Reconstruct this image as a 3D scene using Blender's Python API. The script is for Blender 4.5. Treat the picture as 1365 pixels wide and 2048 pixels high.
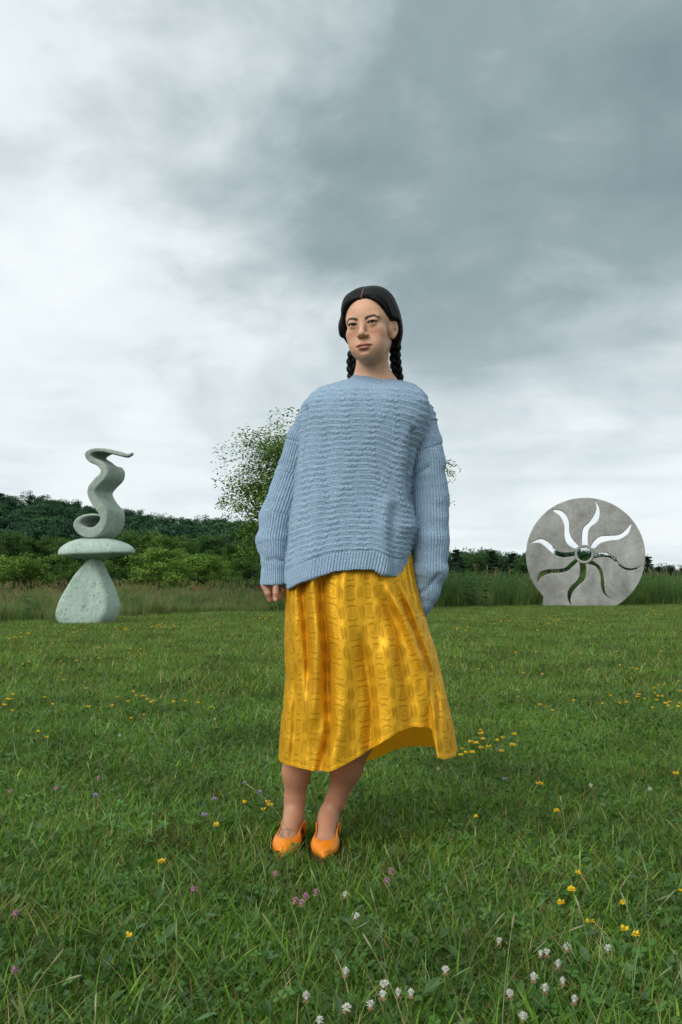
import bpy, math, random
import numpy as np
from mathutils import Vector, Matrix

for o in list(bpy.data.objects):
    bpy.data.objects.remove(o)
scene = bpy.context.scene
COL = scene.collection
rnd = random.Random(7)
nrs = np.random.RandomState(11)
PI = math.pi

# ------------------------------------------------------------------ camera, light, exposure
EYE = 0.83                       # camera height, metres
FPX = 1991.0                     # focal length in photo pixels (35 mm lens, portrait)
PITCH = math.atan(146.0 / FPX)
cam_data = bpy.data.cameras.new('camera')
cam = bpy.data.objects.new('camera', cam_data)
COL.objects.link(cam)
cam_data.sensor_fit = 'VERTICAL'
cam_data.sensor_height = 36.0
cam_data.lens = 36.0 * FPX / 2048.0
cam_data.clip_start = 0.05
cam_data.clip_end = 5000
cam.location = (0, 0, EYE)
cam.rotation_euler = (PI / 2 + PITCH, 0, 0)
scene.camera = cam

SUN_EL = math.radians(38)
SUN_DIR = Vector((-0.68, -0.74, 0)).normalized()          # the brighter part of the overcast: left, behind the camera
sun_data = bpy.data.lights.new('sun', 'SUN')
sun_data.energy = 1.5
sun_data.angle = math.radians(42)
sun_data.color = (1.0, 0.955, 0.89)
sun = bpy.data.objects.new('sun', sun_data)
COL.objects.link(sun)
_to = Vector((SUN_DIR.x * math.cos(SUN_EL), SUN_DIR.y * math.cos(SUN_EL), math.sin(SUN_EL)))
sun.rotation_euler = _to.to_track_quat('Z', 'Y').to_euler()
sun.location = (-6, -4, 9)

scene.view_settings.view_transform = 'Standard'
scene.view_settings.look = 'None'
scene.view_settings.exposure = 0.82
scene.view_settings.gamma = 1.0
scene.view_settings.use_curve_mapping = False
scene.cycles.max_bounces = 6
scene.cycles.transparent_max_bounces = 8
scene.cycles.use_denoising = True

# ------------------------------------------------------------------ node helpers
class NT:
    def __init__(self, tree):
        self.t = tree
        self.n = tree.nodes
        self.l = tree.links
    def node(self, kind, **kw):
        nd = self.n.new(kind)
        for k, v in kw.items():
            setattr(nd, k, v)
        return nd
    def put(self, sock, v):
        if isinstance(v, bpy.types.NodeSocket):
            self.l.new(v, sock)
        elif isinstance(v, (tuple, list)) and len(v) == 3 and sock.type == 'RGBA':
            sock.default_value = (*v, 1)
        else:
            sock.default_value = v
    def math(self, op, a, b=0.0, c=None, clamp=False):
        nd = self.node('ShaderNodeMath', operation=op, use_clamp=clamp)
        self.put(nd.inputs[0], a)
        self.put(nd.inputs[1], b)
        if c is not None:
            self.put(nd.inputs[2], c)
        return nd.outputs[0]
    def vmath(self, op, a, b=(0, 0, 0), out=0):
        nd = self.node('ShaderNodeVectorMath', operation=op)
        self.put(nd.inputs[0], a)
        if op == 'SCALE':
            self.put(nd.inputs[3], b)
        else:
            self.put(nd.inputs[1], b)
        return nd.outputs[out]
    def mix(self, f, a, b, blend='MIX'):
        nd = self.node('ShaderNodeMix', data_type='RGBA', blend_type=blend)
        self.put(nd.inputs[0], f)
        self.put(nd.inputs[6], a)
        self.put(nd.inputs[7], b)
        return nd.outputs[2]
    def noise(self, vec, scale, detail=4, rough=0.5, dist=0.0, out=0):
        nd = self.node('ShaderNodeTexNoise')
        if vec is not None:
            self.put(nd.inputs['Vector'], vec)
        nd.inputs['Scale'].default_value = scale
        nd.inputs['Detail'].default_value = detail
        nd.inputs['Roughness'].default_value = rough
        nd.inputs['Distortion'].default_value = dist
        return nd.outputs[out]
    def ramp(self, f, stops, interp='LINEAR'):
        nd = self.node('ShaderNodeValToRGB')
        cr = nd.color_ramp
        cr.interpolation = interp
        while len(cr.elements) < len(stops):
            cr.elements.new(0.5)
        for e, (p, c) in zip(cr.elements, stops):
            e.position = p
            e.color = (*c, 1) if len(c) == 3 else c
        self.put(nd.inputs[0], f)
        return nd.outputs[0]
    def smooth(self, v, lo, hi, a=0.0, b=1.0):
        nd = self.node('ShaderNodeMapRange', interpolation_type='SMOOTHSTEP')
        self.put(nd.inputs[0], v)
        nd.inputs[1].default_value = lo
        nd.inputs[2].default_value = hi
        nd.inputs[3].default_value = a
        nd.inputs[4].default_value = b
        return nd.outputs[0]

def new_mat(name):
    m = bpy.data.materials.new(name)
    m.use_nodes = True
    t = NT(m.node_tree)
    t.n.clear()
    out = t.node('ShaderNodeOutputMaterial')
    return m, t, out

def principled(t, out, base, rough=0.6, spec=0.5, bump=None, bump_dist=0.01, bump_str=1.0, **extra):
    p = t.node('ShaderNodeBsdfPrincipled')
    t.put(p.inputs['Base Color'], base)
    t.put(p.inputs['Roughness'], rough)
    t.put(p.inputs['Specular IOR Level'], spec)
    for k, v in extra.items():
        t.put(p.inputs[k.replace('_', ' ')], v)
    if bump is not None:
        b = t.node('ShaderNodeBump')
        b.inputs['Strength'].default_value = bump_str
        b.inputs['Distance'].default_value = bump_dist
        t.put(b.inputs['Height'], bump)
        t.l.new(b.outputs[0], p.inputs['Normal'])
    t.l.new(p.outputs[0], out.inputs[0])
    return p

# ------------------------------------------------------------------ world: heavy overcast, a dark bank upper right
world = bpy.data.worlds.new('World')
scene.world = world
world.use_nodes = True
w = NT(world.node_tree)
w.n.clear()
w_out = w.node('ShaderNodeOutputWorld')
sky = w.node('ShaderNodeTexSky', sky_type='NISHITA')
sky.sun_disc = False
sky.sun_elevation = SUN_EL
sky.sun_rotation = math.atan2(SUN_DIR.x, SUN_DIR.y)
sky_bg = w.node('ShaderNodeBackground')
sky_bg.inputs[1].default_value = 0.09
w.l.new(sky.outputs[0], sky_bg.inputs[0])
tc = w.node('ShaderNodeTexCoord')
d = w.vmath('NORMALIZE', tc.outputs['Generated'])
sep = w.node('ShaderNodeSeparateXYZ')
w.l.new(d, sep.inputs[0])
dz = w.math('ADD', w.math('MAXIMUM', sep.outputs[2], 0.0), 0.30)
cmb = w.node('ShaderNodeCombineXYZ')
w.l.new(w.math('DIVIDE', sep.outputs[0], dz), cmb.inputs[0])
w.l.new(w.math('DIVIDE', sep.outputs[1], dz), cmb.inputs[1])
plane = cmb.outputs[0]                                     # the cloud deck as a flat layer overhead
warp = w.noise(plane, 0.9, 3, 0.5, out=1)
warp2 = w.vmath('SCALE', w.vmath('SUBTRACT', warp, (0.5, 0.5, 0.5)), 0.9)
pw = w.vmath('ADD', plane, warp2)
big = w.noise(pw, 1.1, 3, 0.45)
mid = w.noise(pw, 3.1, 5, 0.5, 0.2)
fine = w.noise(w.vmath('MULTIPLY', d, (1.0, 1.0, 1.4)), 8.5, 6, 0.52, 0.3)
# the dark bank: a wide patch of thick cloud around one direction, broken up by the noise
def blob(px, py, lo, hi):
    v = Vector(((px - 682.5) / FPX, math.cos(PITCH) - (1024 - py) / FPX * math.sin(PITCH), math.sin(PITCH) + (1024 - py) / FPX * math.cos(PITCH))).normalized()
    warpd = w.vmath('ADD', d, w.vmath('SCALE', w.vmath('SUBTRACT', w.noise(d, 3.2, 5, 0.55, out=1), (0.5, 0.5, 0.5)), 0.34))
    dt = w.vmath('DOT_PRODUCT', w.vmath('NORMALIZE', warpd), tuple(v), out=1)
    return w.smooth(dt, math.cos(math.radians(lo)), math.cos(math.radians(hi)))
bank = blob(1180, 60, 36, 8)
bank2 = blob(1120, 330, 17, 3)
thick = w.math('ADD', w.math('MULTIPLY', bank, 0.38), w.math('MULTIPLY', bank2, 0.20))
thick = w.math('ADD', thick, w.math('MULTIPLY', w.math('SUBTRACT', big, 0.5), 0.70))
thick = w.math('ADD', thick, w.math('MULTIPLY', w.math('SUBTRACT', mid, 0.5), 0.85))
thick = w.math('ADD', thick, w.math('MULTIPLY', w.math('SUBTRACT', fine, 0.5), 0.55))
thick = w.math('ADD', thick, 0.13)
cloud = w.ramp(thick, [(0.0, (0.84, 0.90, 0.91)), (0.22, (0.74, 0.805, 0.82)), (0.42, (0.50, 0.575, 0.595)), (0.66, (0.290, 0.370, 0.390)), (1.0, (0.185, 0.255, 0.275))])
low = w.smooth(sep.outputs[2], 0.0, 0.30, 1.0, 0.0)
streak = w.noise(w.vmath('MULTIPLY', d, (2.0, 2.0, 16.0)), 2.6, 5, 0.55)
lowcol = w.ramp(streak, [(0.3, (0.64, 0.735, 0.78)), (0.5, (0.79, 0.86, 0.89)), (0.7, (0.86, 0.90, 0.91))])
cloud = w.mix(w.math('MULTIPLY', low, 0.85), cloud, lowcol)
cl_bg = w.node('ShaderNodeBackground')
w.l.new(cloud, cl_bg.inputs[0])
cl_bg.inputs[1].default_value = 0.62
mixw = w.node('ShaderNodeMixShader')
mixw.inputs[0].default_value = 0.96
w.l.new(sky_bg.outputs[0], mixw.inputs[1])
w.l.new(cl_bg.outputs[0], mixw.inputs[2])
w.l.new(mixw.outputs[0], w_out.inputs[0])

# ------------------------------------------------------------------ picture <-> place
def ray(px, py):
    a, b = (px - 682.5) / FPX, (1024.0 - py) / FPX
    return Vector((a, math.cos(PITCH) - b * math.sin(PITCH), math.sin(PITCH) + b * math.cos(PITCH)))
def at(px, py, Y):
    r = ray(px, py)
    t = Y / r.y
    return Vector((r.x * t, Y, EYE + r.z * t))
def on_ground(px, py):
    r = ray(px, py)
    t = -EYE / r.z
    return Vector((r.x * t, r.y * t, 0.0))
def pxm(Y):                                                # metres per photo pixel at depth Y
    return Y / FPX

# ------------------------------------------------------------------ object helpers
def tag(o, label=None, cat=None, group=None, kind=None):
    if label: o['label'] = label
    if cat: o['category'] = cat
    if group: o['group'] = group
    if kind: o['kind'] = kind
    return o
def empty(name, loc=(0, 0, 0), rz=0.0, scale=None):
    o = bpy.data.objects.new(name, None)
    o.empty_display_size = 0.1
    COL.objects.link(o)
    o.location = loc
    o.rotation_euler = (0, 0, rz)
    if scale: o.scale = (scale,) * 3
    return o
def link(name, me, mat=None, parent=None, keep_world=True):
    o = bpy.data.objects.new(name, me)
    COL.objects.link(o)
    if mat is not None and len(me.materials) == 0:
        me.materials.append(mat)
    if parent is not None:
        o.parent = parent
        if keep_world:                                     # the mesh is given in world space; the parent is only moved, never turned
            o.matrix_parent_inverse = Matrix.LocRotScale(parent.location, parent.rotation_euler, parent.scale).inverted()
    return o
def np_mesh(name, V, F, smooth=True, attrs=None, face_attrs=None):
    """V (n,3); F (m,3|4) array or list of faces"""
    me = bpy.data.meshes.new(name)
    V = np.asarray(V, dtype=np.float32)
    F = np.asarray(F, dtype=np.int32)
    m, k = F.shape
    me.vertices.add(len(V))
    me.vertices.foreach_set('co', V.ravel())
    me.loops.add(m * k)
    me.loops.foreach_set('vertex_index', F.ravel())
    me.polygons.add(m)
    me.polygons.foreach_set('loop_start', np.arange(0, m * k, k, dtype=np.int32))
    me.polygons.foreach_set('use_smooth', np.full(m, smooth, dtype=bool))
    me.update(calc_edges=True)
    for dom, dct in (('POINT', attrs), ('FACE', face_attrs)):
        for an, arr in (dct or {}).items():
            arr = np.asarray(arr, dtype=np.float32)
            if arr.ndim == 1:
                me.attributes.new(an, 'FLOAT', dom).data.foreach_set('value', arr)
            elif arr.shape[1] == 3:
                me.attributes.new(an, 'FLOAT_VECTOR', dom).data.foreach_set('vector', arr.ravel())
            else:
                me.attributes.new(an, 'FLOAT_COLOR', dom).data.foreach_set('color', arr.ravel())
    return me
def grid_faces(nu, nv, close_u=False):
    """faces for vertices laid out v-major: index = v*nu+u"""
    uu = np.arange(nu if close_u else nu - 1)
    vv = np.arange(nv - 1)
    U, Vv = np.meshgrid(uu, vv)
    U, Vv = U.ravel(), Vv.ravel()
    U1 = (U + 1) % nu
    return np.stack([Vv * nu + U, Vv * nu + U1, (Vv + 1) * nu + U1, (Vv + 1) * nu + U], 1)
def tube(points, radii, seg=8, cap=True, up=(0.13, 0.21, 1)):
    """tapered tube through points -> V, F (quads)"""
    P = np.asarray(points, float)
    n = len(P)
    T = np.gradient(P, axis=0)
    T /= np.linalg.norm(T, axis=1, keepdims=True) + 1e-12
    up = np.asarray(up, float)
    if abs(np.dot(T.mean(0) / (np.linalg.norm(T.mean(0)) + 1e-9), up / np.linalg.norm(up))) > 0.9:
        up = np.array([1.0, 0.1, 0.05])
    A = np.cross(T, up); A /= np.linalg.norm(A, axis=1, keepdims=True) + 1e-12
    B = np.cross(T, A)
    th = np.linspace(0, 2 * PI, seg, endpoint=False)
    R = np.asarray(radii, float)[:, None, None]
    V = P[:, None, :] + R * (np.cos(th)[None, :, None] * A[:, None, :] + np.sin(th)[None, :, None] * B[:, None, :])
    V = V.reshape(-1, 3)
    F = grid_faces(seg, n, True)
    return V, F
class Bag:
    """collects quads into one mesh"""
    def __init__(self):
        self.V, self.F, self.C, self.n = [], [], [], 0
    def add(self, V, F, c=None):
        V = np.asarray(V, float); F = np.asarray(F, int)
        if F.shape[1] == 3:
            F = np.concatenate([F, F[:, 2:3]], 1)
        self.V.append(V); self.F.append(F + self.n); self.n += len(V)
        if c is not None:
            self.C.append(np.tile(np.asarray(c, float), (len(V), 1)) if np.ndim(c) == 1 else np.asarray(c))
    def mesh(self, name, smooth=True):
        V = np.concatenate(self.V); F = np.concatenate(self.F)
        tri = F[:, 2] == F[:, 3]
        at_ = None
        if self.C:
            C = np.concatenate(self.C)
            at_ = {'col': np.concatenate([C[:, :3], np.ones((len(C), 1))], 1)}
        if tri.all():
            return np_mesh(name, V, F[:, :3], smooth, at_)
        if not tri.any():
            return np_mesh(name, V, F, smooth, at_)
        # mixed: split the quads
        Q = F[~tri]
        F3 = np.concatenate([F[tri][:, :3], Q[:, [0, 1, 2]], Q[:, [0, 2, 3]]])
        return np_mesh(name, V, F3, smooth, at_)

# ------------------------------------------------------------------ signed distance modelling
def smin(a, b, k):
    if k <= 0: return np.minimum(a, b)
    h = np.maximum(k - np.abs(a - b), 0)
    return np.minimum(a, b) - h * h / (4 * k)
def smax(a, b, k):
    return -smin(-a, -b, k)
class Field:
    def __init__(self, xs, ys, zs):
        self.x, self.y, self.z = [np.asarray(v, np.float32) for v in (xs, ys, zs)]
        self.F = np.full((len(xs), len(ys), len(zs)), 1.0, np.float32)
    def block(self, lo, hi):
        s = []
        for ax, l, h in ((self.x, lo[0], hi[0]), (self.y, lo[1], hi[1]), (self.z, lo[2], hi[2])):
            s.append(slice(max(0, int(np.searchsorted(ax, l)) - 1), min(len(ax), int(np.searchsorted(ax, h)) + 1)))
        return tuple(s)
    def apply(self, fn, lo, hi, k=0.0, op='u'):
        s = self.block(lo, hi)
        X = self.x[s[0]][:, None, None]; Y = self.y[s[1]][None, :, None]; Z = self.z[s[2]][None, None, :]
        if X.size * Y.size * Z.size == 0: return
        dd = fn(X, Y, Z).astype(np.float32)
        blk = self.F[s]
        self.F[s] = smin(blk, dd, k) if op == 'u' else (smax(blk, -dd, k) if op == 's' else smax(blk, dd, k))
    def mesh(self):
        return surface_nets(self.F, self.x, self.y, self.z)
def surface_nets(F, xs, ys, zs):
    S = F < 0
    nx, ny, nz = F.shape
    cnt = np.zeros((nx - 1, ny - 1, nz - 1), np.uint8)
    for i in (0, 1):
        for j in (0, 1):
            for k in (0, 1):
                cnt += S[i:nx - 1 + i, j:ny - 1 + j, k:nz - 1 + k]
    act = (cnt > 0) & (cnt < 8)
    I, J, K = np.nonzero(act)
    idx = np.full(cnt.shape, -1, np.int32)
    idx[I, J, K] = np.arange(len(I))
    ps = np.zeros((len(I), 3)); pn = np.zeros(len(I))
    co = (xs, ys, zs)
    for ax in range(3):
        for a in (0, 1):
            for b in (0, 1):
                o0 = [0, 0, 0]; others = [q for q in range(3) if q != ax]
                o0[others[0]] = a; o0[others[1]] = b
                o1 = list(o0); o1[ax] = 1
                f0 = F[I + o0[0], J + o0[1], K + o0[2]].astype(float); f1 = F[I + o1[0], J + o1[1], K + o1[2]].astype(float)
                c = (f0 < 0) != (f1 < 0)
                t = np.where(c, f0 / np.where(f0 - f1 == 0, 1, f0 - f1), 0)
                p0 = np.stack([xs[I + o0[0]], ys[J + o0[1]], zs[K + o0[2]]], 1)
                p1 = np.stack([xs[I + o1[0]], ys[J + o1[1]], zs[K + o1[2]]], 1)
                ps += np.where(c[:, None], p0 + (p1 - p0) * t[:, None], 0)
                pn += c
    V = ps / pn[:, None]
    Q = []
    for ax in range(3):
        A = [slice(None)] * 3; B = [slice(None)] * 3
        A[ax] = slice(0, -1); B[ax] = slice(1, None)
        s0 = S[tuple(A)]; s1 = S[tuple(B)]
        ch = s0 != s1
        i, j, k = np.nonzero(ch)
        c = [i, j, k]
        o = [q for q in range(3) if q != ax]
        ok = (c[o[0]] > 0) & (c[o[0]] < F.shape[o[0]] - 1) & (c[o[1]] > 0) & (c[o[1]] < F.shape[o[1]] - 1)
        i, j, k = i[ok], j[ok], k[ok]
        flip = s0[i, j, k]
        c = [i, j, k]
        def cell(da, db):
            cc = [v.copy() for v in c]
            cc[o[0]] -= da; cc[o[1]] -= db
            return idx[cc[0], cc[1], cc[2]]
        q = np.stack([cell(1, 1), cell(0, 1), cell(0, 0), cell(1, 0)], 1)
        if ax == 1: flip = ~flip
        q[~flip] = q[~flip][:, ::-1]
        Q.append(q)
    Q = np.concatenate(Q)
    Q = Q[(Q >= 0).all(1)]
    return V, Q
def rcone(a, b, ra, rb):
    """tapered capsule"""
    a = np.asarray(a, float); b = np.asarray(b, float); ab = b - a; L = float(ab @ ab)
    def fn(X, Y, Z):
        t = np.clip(((X - a[0]) * ab[0] + (Y - a[1]) * ab[1] + (Z - a[2]) * ab[2]) / L, 0, 1)
        return np.sqrt((X - a[0] - t * ab[0]) ** 2 + (Y - a[1] - t * ab[1]) ** 2 + (Z - a[2] - t * ab[2]) ** 2) - (ra + (rb - ra) * t)
    m = max(ra, rb)
    return fn, np.minimum(a, b) - m, np.maximum(a, b) + m
def ellip(c, r):
    c = np.asarray(c, float); r = np.asarray(r, float)
    def fn(X, Y, Z):
        q0 = np.sqrt(((X - c[0]) / r[0]) ** 2 + ((Y - c[1]) / r[1]) ** 2 + ((Z - c[2]) / r[2]) ** 2)
        q1 = np.sqrt(((X - c[0]) / r[0] ** 2) ** 2 + ((Y - c[1]) / r[1] ** 2) ** 2 + ((Z - c[2]) / r[2] ** 2) ** 2)
        return q0 * (q0 - 1) / np.maximum(q1, 1e-6)
    return fn, c - r, c + r
def add_prim(field, prim, k=0.0, op='u', frame=None, scale=1.0, pad=None):
    """frame: (R 3x3, c) local -> world"""
    fn, lo, hi = prim
    pad = max(k * 1.3, 0.012) if pad is None else pad
    if frame is None:
        field.apply(fn, lo - pad, hi + pad, k, op)
    else:
        R, c = frame
        cs = np.array([[x, y, z] for x in (lo[0], hi[0]) for y in (lo[1], hi[1]) for z in (lo[2], hi[2])]) @ R.T + c
        def wfn(X, Y, Z):
            dx, dy, dz_ = X - c[0], Y - c[1], Z - c[2]
            return fn(R[0, 0] * dx + R[1, 0] * dy + R[2, 0] * dz_, R[0, 1] * dx + R[1, 1] * dy + R[2, 1] * dz_, R[0, 2] * dx + R[1, 2] * dy + R[2, 2] * dz_)
        field.apply(wfn, cs.min(0) - pad, cs.max(0) + pad, k, op)
def laplacian(V, Q, it=1, lam=0.5):
    n = len(V)
    for _ in range(it):
        S_ = np.zeros_like(V); N = np.zeros(n)
        for a, b in ((0, 1), (1, 2), (2, 3), (3, 0)):
            for p, q in ((a, b), (b, a)):
                for ax in range(3):
                    S_[:, ax] += np.bincount(Q[:, p], V[Q[:, q], ax], n)
                N += np.bincount(Q[:, p], minlength=n)
        V = V + lam * (S_ / np.maximum(N, 1)[:, None] - V)
    return V
def vnormals(V, Q):
    n = np.cross(V[Q[:, 2]] - V[Q[:, 0]], V[Q[:, 3]] - V[Q[:, 1]])
    N = np.zeros_like(V)
    for c in range(4):
        for ax in range(3):
            N[:, ax] += np.bincount(Q[:, c], n[:, ax], len(V))
    return N / (np.linalg.norm(N, axis=1, keepdims=True) + 1e-12)
def sst(x, a, b):
    t = np.clip((x - a) / (b - a), 0, 1)
    return t * t * (3 - 2 * t)
def vnoise(P, scale, seed=0, octaves=3):
    """cheap value noise in numpy, P (...,3)"""
    def one(P, s):
        I = np.floor(P).astype(np.int64); f = P - I; f = f * f * (3 - 2 * f)
        def h(i, j, k):
            n_ = (i * 374761393 + j * 668265263 + k * 1274126177 + s * 362437) & 0xffffffff
            n_ = ((n_ ^ (n_ >> 13)) * 1103515245) & 0xffffffff
            return ((n_ ^ (n_ >> 16)) & 0xffff) / 65535.0
        r = 0
        for a in (0, 1):
            for b in (0, 1):
                for c in (0, 1):
                    wgt = (f[..., 0] if a else 1 - f[..., 0]) * (f[..., 1] if b else 1 - f[..., 1]) * (f[..., 2] if c else 1 - f[..., 2])
                    r = r + wgt * h(I[..., 0] + a, I[..., 1] + b, I[..., 2] + c)
        return r
    P = np.asarray(P, float) * scale
    t, amp, tot = 0, 1.0, 0
    for o in range(octaves):
        t = t + amp * one(P * 2 ** o + 17.3 * o, seed + o); tot += amp; amp *= 0.5
    return t / tot * 2 - 1
# ------------------------------------------------------------------ materials of the land
def leaf_mat(name, stops, trans=0.25, rough=0.65, world_scale=0.0, spec=0.14, orand=0.2):
    """colour from the per-leaf 'tint' attribute, moved a little by a slow noise over the place"""
    m, t, out = new_mat(name)
    a = t.node('ShaderNodeAttribute', attribute_name='tint')
    f = a.outputs['Fac']
    g = t.node('ShaderNodeNewGeometry')
    if world_scale:
        n = t.noise(g.outputs['Position'], world_scale, 3, 0.6)
        f = t.math('ADD', f, t.math('MULTIPLY', t.math('SUBTRACT', n, 0.5), 0.55), clamp=True)
    oi = t.node('ShaderNodeObjectInfo')
    f = t.math('ADD', f, t.math('MULTIPLY', t.math('SUBTRACT', oi.outputs['Random'], 0.5), orand), clamp=True)
    col = t.ramp(f, stops)
    p = t.node('ShaderNodeBsdfPrincipled')
    t.put(p.inputs['Base Color'], col)
    p.inputs['Roughness'].default_value = rough
    p.inputs['Specular IOR Level'].default_value = spec
    tr = t.node('ShaderNodeBsdfTranslucent')
    t.put(tr.inputs[0], t.mix(0.35, col, (0.12, 0.20, 0.02)))
    mx = t.node('ShaderNodeMixShader')
    mx.inputs[0].default_value = trans
    t.l.new(p.outputs[0], mx.inputs[1]); t.l.new(tr.outputs[0], mx.inputs[2])
    t.l.new(mx.outputs[0], out.inputs[0])
    return m
M = {}
M['leaf_mid'] = leaf_mat('leaf_mid', [(0, (0.024, 0.060, 0.014)), (0.5, (0.065, 0.132, 0.024)), (1, (0.12, 0.20, 0.038))])
M['leaf_bright'] = leaf_mat('leaf_bright', [(0, (0.060, 0.135, 0.022)), (0.5, (0.145, 0.260, 0.042)), (1, (0.24, 0.36, 0.07))])
M['leaf_dark'] = leaf_mat('leaf_dark', [(0, (0.014, 0.044, 0.012)), (0.5, (0.044, 0.105, 0.024)), (1, (0.090, 0.170, 0.036))])
M['leaf_pine'] = leaf_mat('leaf_pine', [(0, (0.007, 0.020, 0.012)), (0.5, (0.018, 0.044, 0.026)), (1, (0.035, 0.070, 0.036))], trans=0.1)
M['leaf_far'] = leaf_mat('leaf_far', [(0, (0.010, 0.038, 0.022)), (0.5, (0.032, 0.086, 0.042)), (1, (0.066, 0.140, 0.056))], trans=0.1, orand=0.75)
M['leaf_wood'] = leaf_mat('leaf_wood', [(0, (0.010, 0.034, 0.009)), (0.5, (0.036, 0.092, 0.018)), (1, (0.085, 0.165, 0.032))], trans=.2, orand=0.8)
M['leaf_ash'] = leaf_mat('leaf_ash', [(0, (0.035, 0.085, 0.016)), (0.5, (0.085, 0.165, 0.028)), (1, (0.15, 0.24, 0.045))])
m, t, out = new_mat('bark')
g = t.node('ShaderNodeNewGeometry')
n = t.noise(t.vmath('MULTIPLY', g.outputs['Position'], (6, 6, 1.5)), 2.0, 6, 0.65)
principled(t, out, t.ramp(n, [(0.3, (0.035, 0.028, 0.022)), (0.7, (0.12, 0.10, 0.08))]), 0.9, 0.2, bump=n, bump_dist=0.03)
M['bark'] = m
m, t, out = new_mat('soil')
g = t.node('ShaderNodeNewGeometry')
n = t.noise(g.outputs['Position'], 7.0, 8, 0.7)
n2 = t.noise(g.outputs['Position'], 0.5, 4, 0.6)
c = t.ramp(n, [(0.25, (0.018, 0.020, 0.010)), (0.5, (0.030, 0.042, 0.016)), (0.8, (0.055, 0.060, 0.026))])
c = t.mix(t.smooth(n2, 0.4, 0.65, 0.0, 0.5), c, (0.035, 0.055, 0.018))
principled(t, out, c, 0.95, 0.1, bump=n, bump_dist=0.02)
M['soil'] = m
# lawn: colour by blade, drifting slowly over the field
m, t, out = new_mat('lawn_blades')
a = t.node('ShaderNodeAttribute', attribute_name='col')
g = t.node('ShaderNodeNewGeometry')
n = t.noise(g.outputs['Position'], 1.3, 5, 0.6)
n3 = t.noise(g.outputs['Position'], 0.23, 3, 0.5)
c = t.mix(t.smooth(n, 0.36, 0.66), a.outputs['Color'], (0.60, 0.60, 0.60), 'MULTIPLY')
c = t.mix(t.smooth(n3, 0.45, 0.7, 0, 0.5), c, t.mix(1.0, c, (1.25, 1.12, 0.9), 'MULTIPLY'))
n4 = t.noise(t.vmath('ADD', g.outputs['Position'], (31, 7, 0)), 2.6, 4, 0.6)
c = t.mix(t.smooth(n4, 0.60, 0.76, 0, 0.5), c, t.mix(1.0, c, (1.6, 1.05, 0.95), 'MULTIPLY'))
p = t.node('ShaderNodeBsdfPrincipled')
t.put(p.inputs['Base Color'], c)
p.inputs['Roughness'].default_value = 0.6
p.inputs['Specular IOR Level'].default_value = 0.16
tr = t.node('ShaderNodeBsdfTranslucent')
t.put(tr.inputs[0], t.mix(1.0, c, (1.2, 1.35, 0.7), 'MULTIPLY'))
mx = t.node('ShaderNodeMixShader'); mx.inputs[0].default_value = 0.32
t.l.new(p.outputs[0], mx.inputs[1]); t.l.new(tr.outputs[0], mx.inputs[2]); t.l.new(mx.outputs[0], out.inputs[0])
M['lawn'] = m
m, t, out = new_mat('weeds')
a = t.node('ShaderNodeAttribute', attribute_name='col')
p = principled(t, out, a.outputs['Color'], 0.6, 0.25)
tr = t.node('ShaderNodeBsdfTranslucent')
t.put(tr.inputs[0], a.outputs['Color'])
mx = t.node('ShaderNodeMixShader'); mx.inputs[0].default_value = 0.22
t.l.new(p.outputs[0], mx.inputs[1]); t.l.new(tr.outputs[0], mx.inputs[2]); t.l.new(mx.outputs[0], out.inputs[0])
M['weeds'] = m

# ------------------------------------------------------------------ terrain
_cx = np.array([-900, -400, -120, -67, -44, 3, 40, 120, 400, 900.])
_cz = np.array([22, 25, 22.0, 16.5, 14.0, 7.0, 3.0, 2.0, 6.0, 8.0])
def terrain(x, y):
    x = np.asarray(x, float); y = np.asarray(y, float)
    rise = sst(y, 165, 360)
    z = np.interp(x, _cx, _cz) * rise
    z = z + 1.2 * np.sin(x * 0.045 + 1) * sst(y, 200, 330) * (x < 60)
    z = z + 6.0 * sst(y, 700, 1600)
    return z
xs = np.concatenate([-np.geomspace(2500, 45, 26), np.arange(-40, 41, 2.0), np.geomspace(45, 2500, 26)])
ys = np.concatenate([[-400, -150, -60, -25], np.arange(-10, 60, 2.0), np.geomspace(62, 3000, 60)])
XX, YY = np.meshgrid(xs, ys)
V = np.stack([XX.ravel(), YY.ravel(), terrain(XX, YY).ravel()], 1)
ground = link('ground', np_mesh('ground', V, grid_faces(len(xs), len(ys))), M['soil'])
tag(ground, kind='structure', label='grassy field rising to a low wooded hill')

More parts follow.
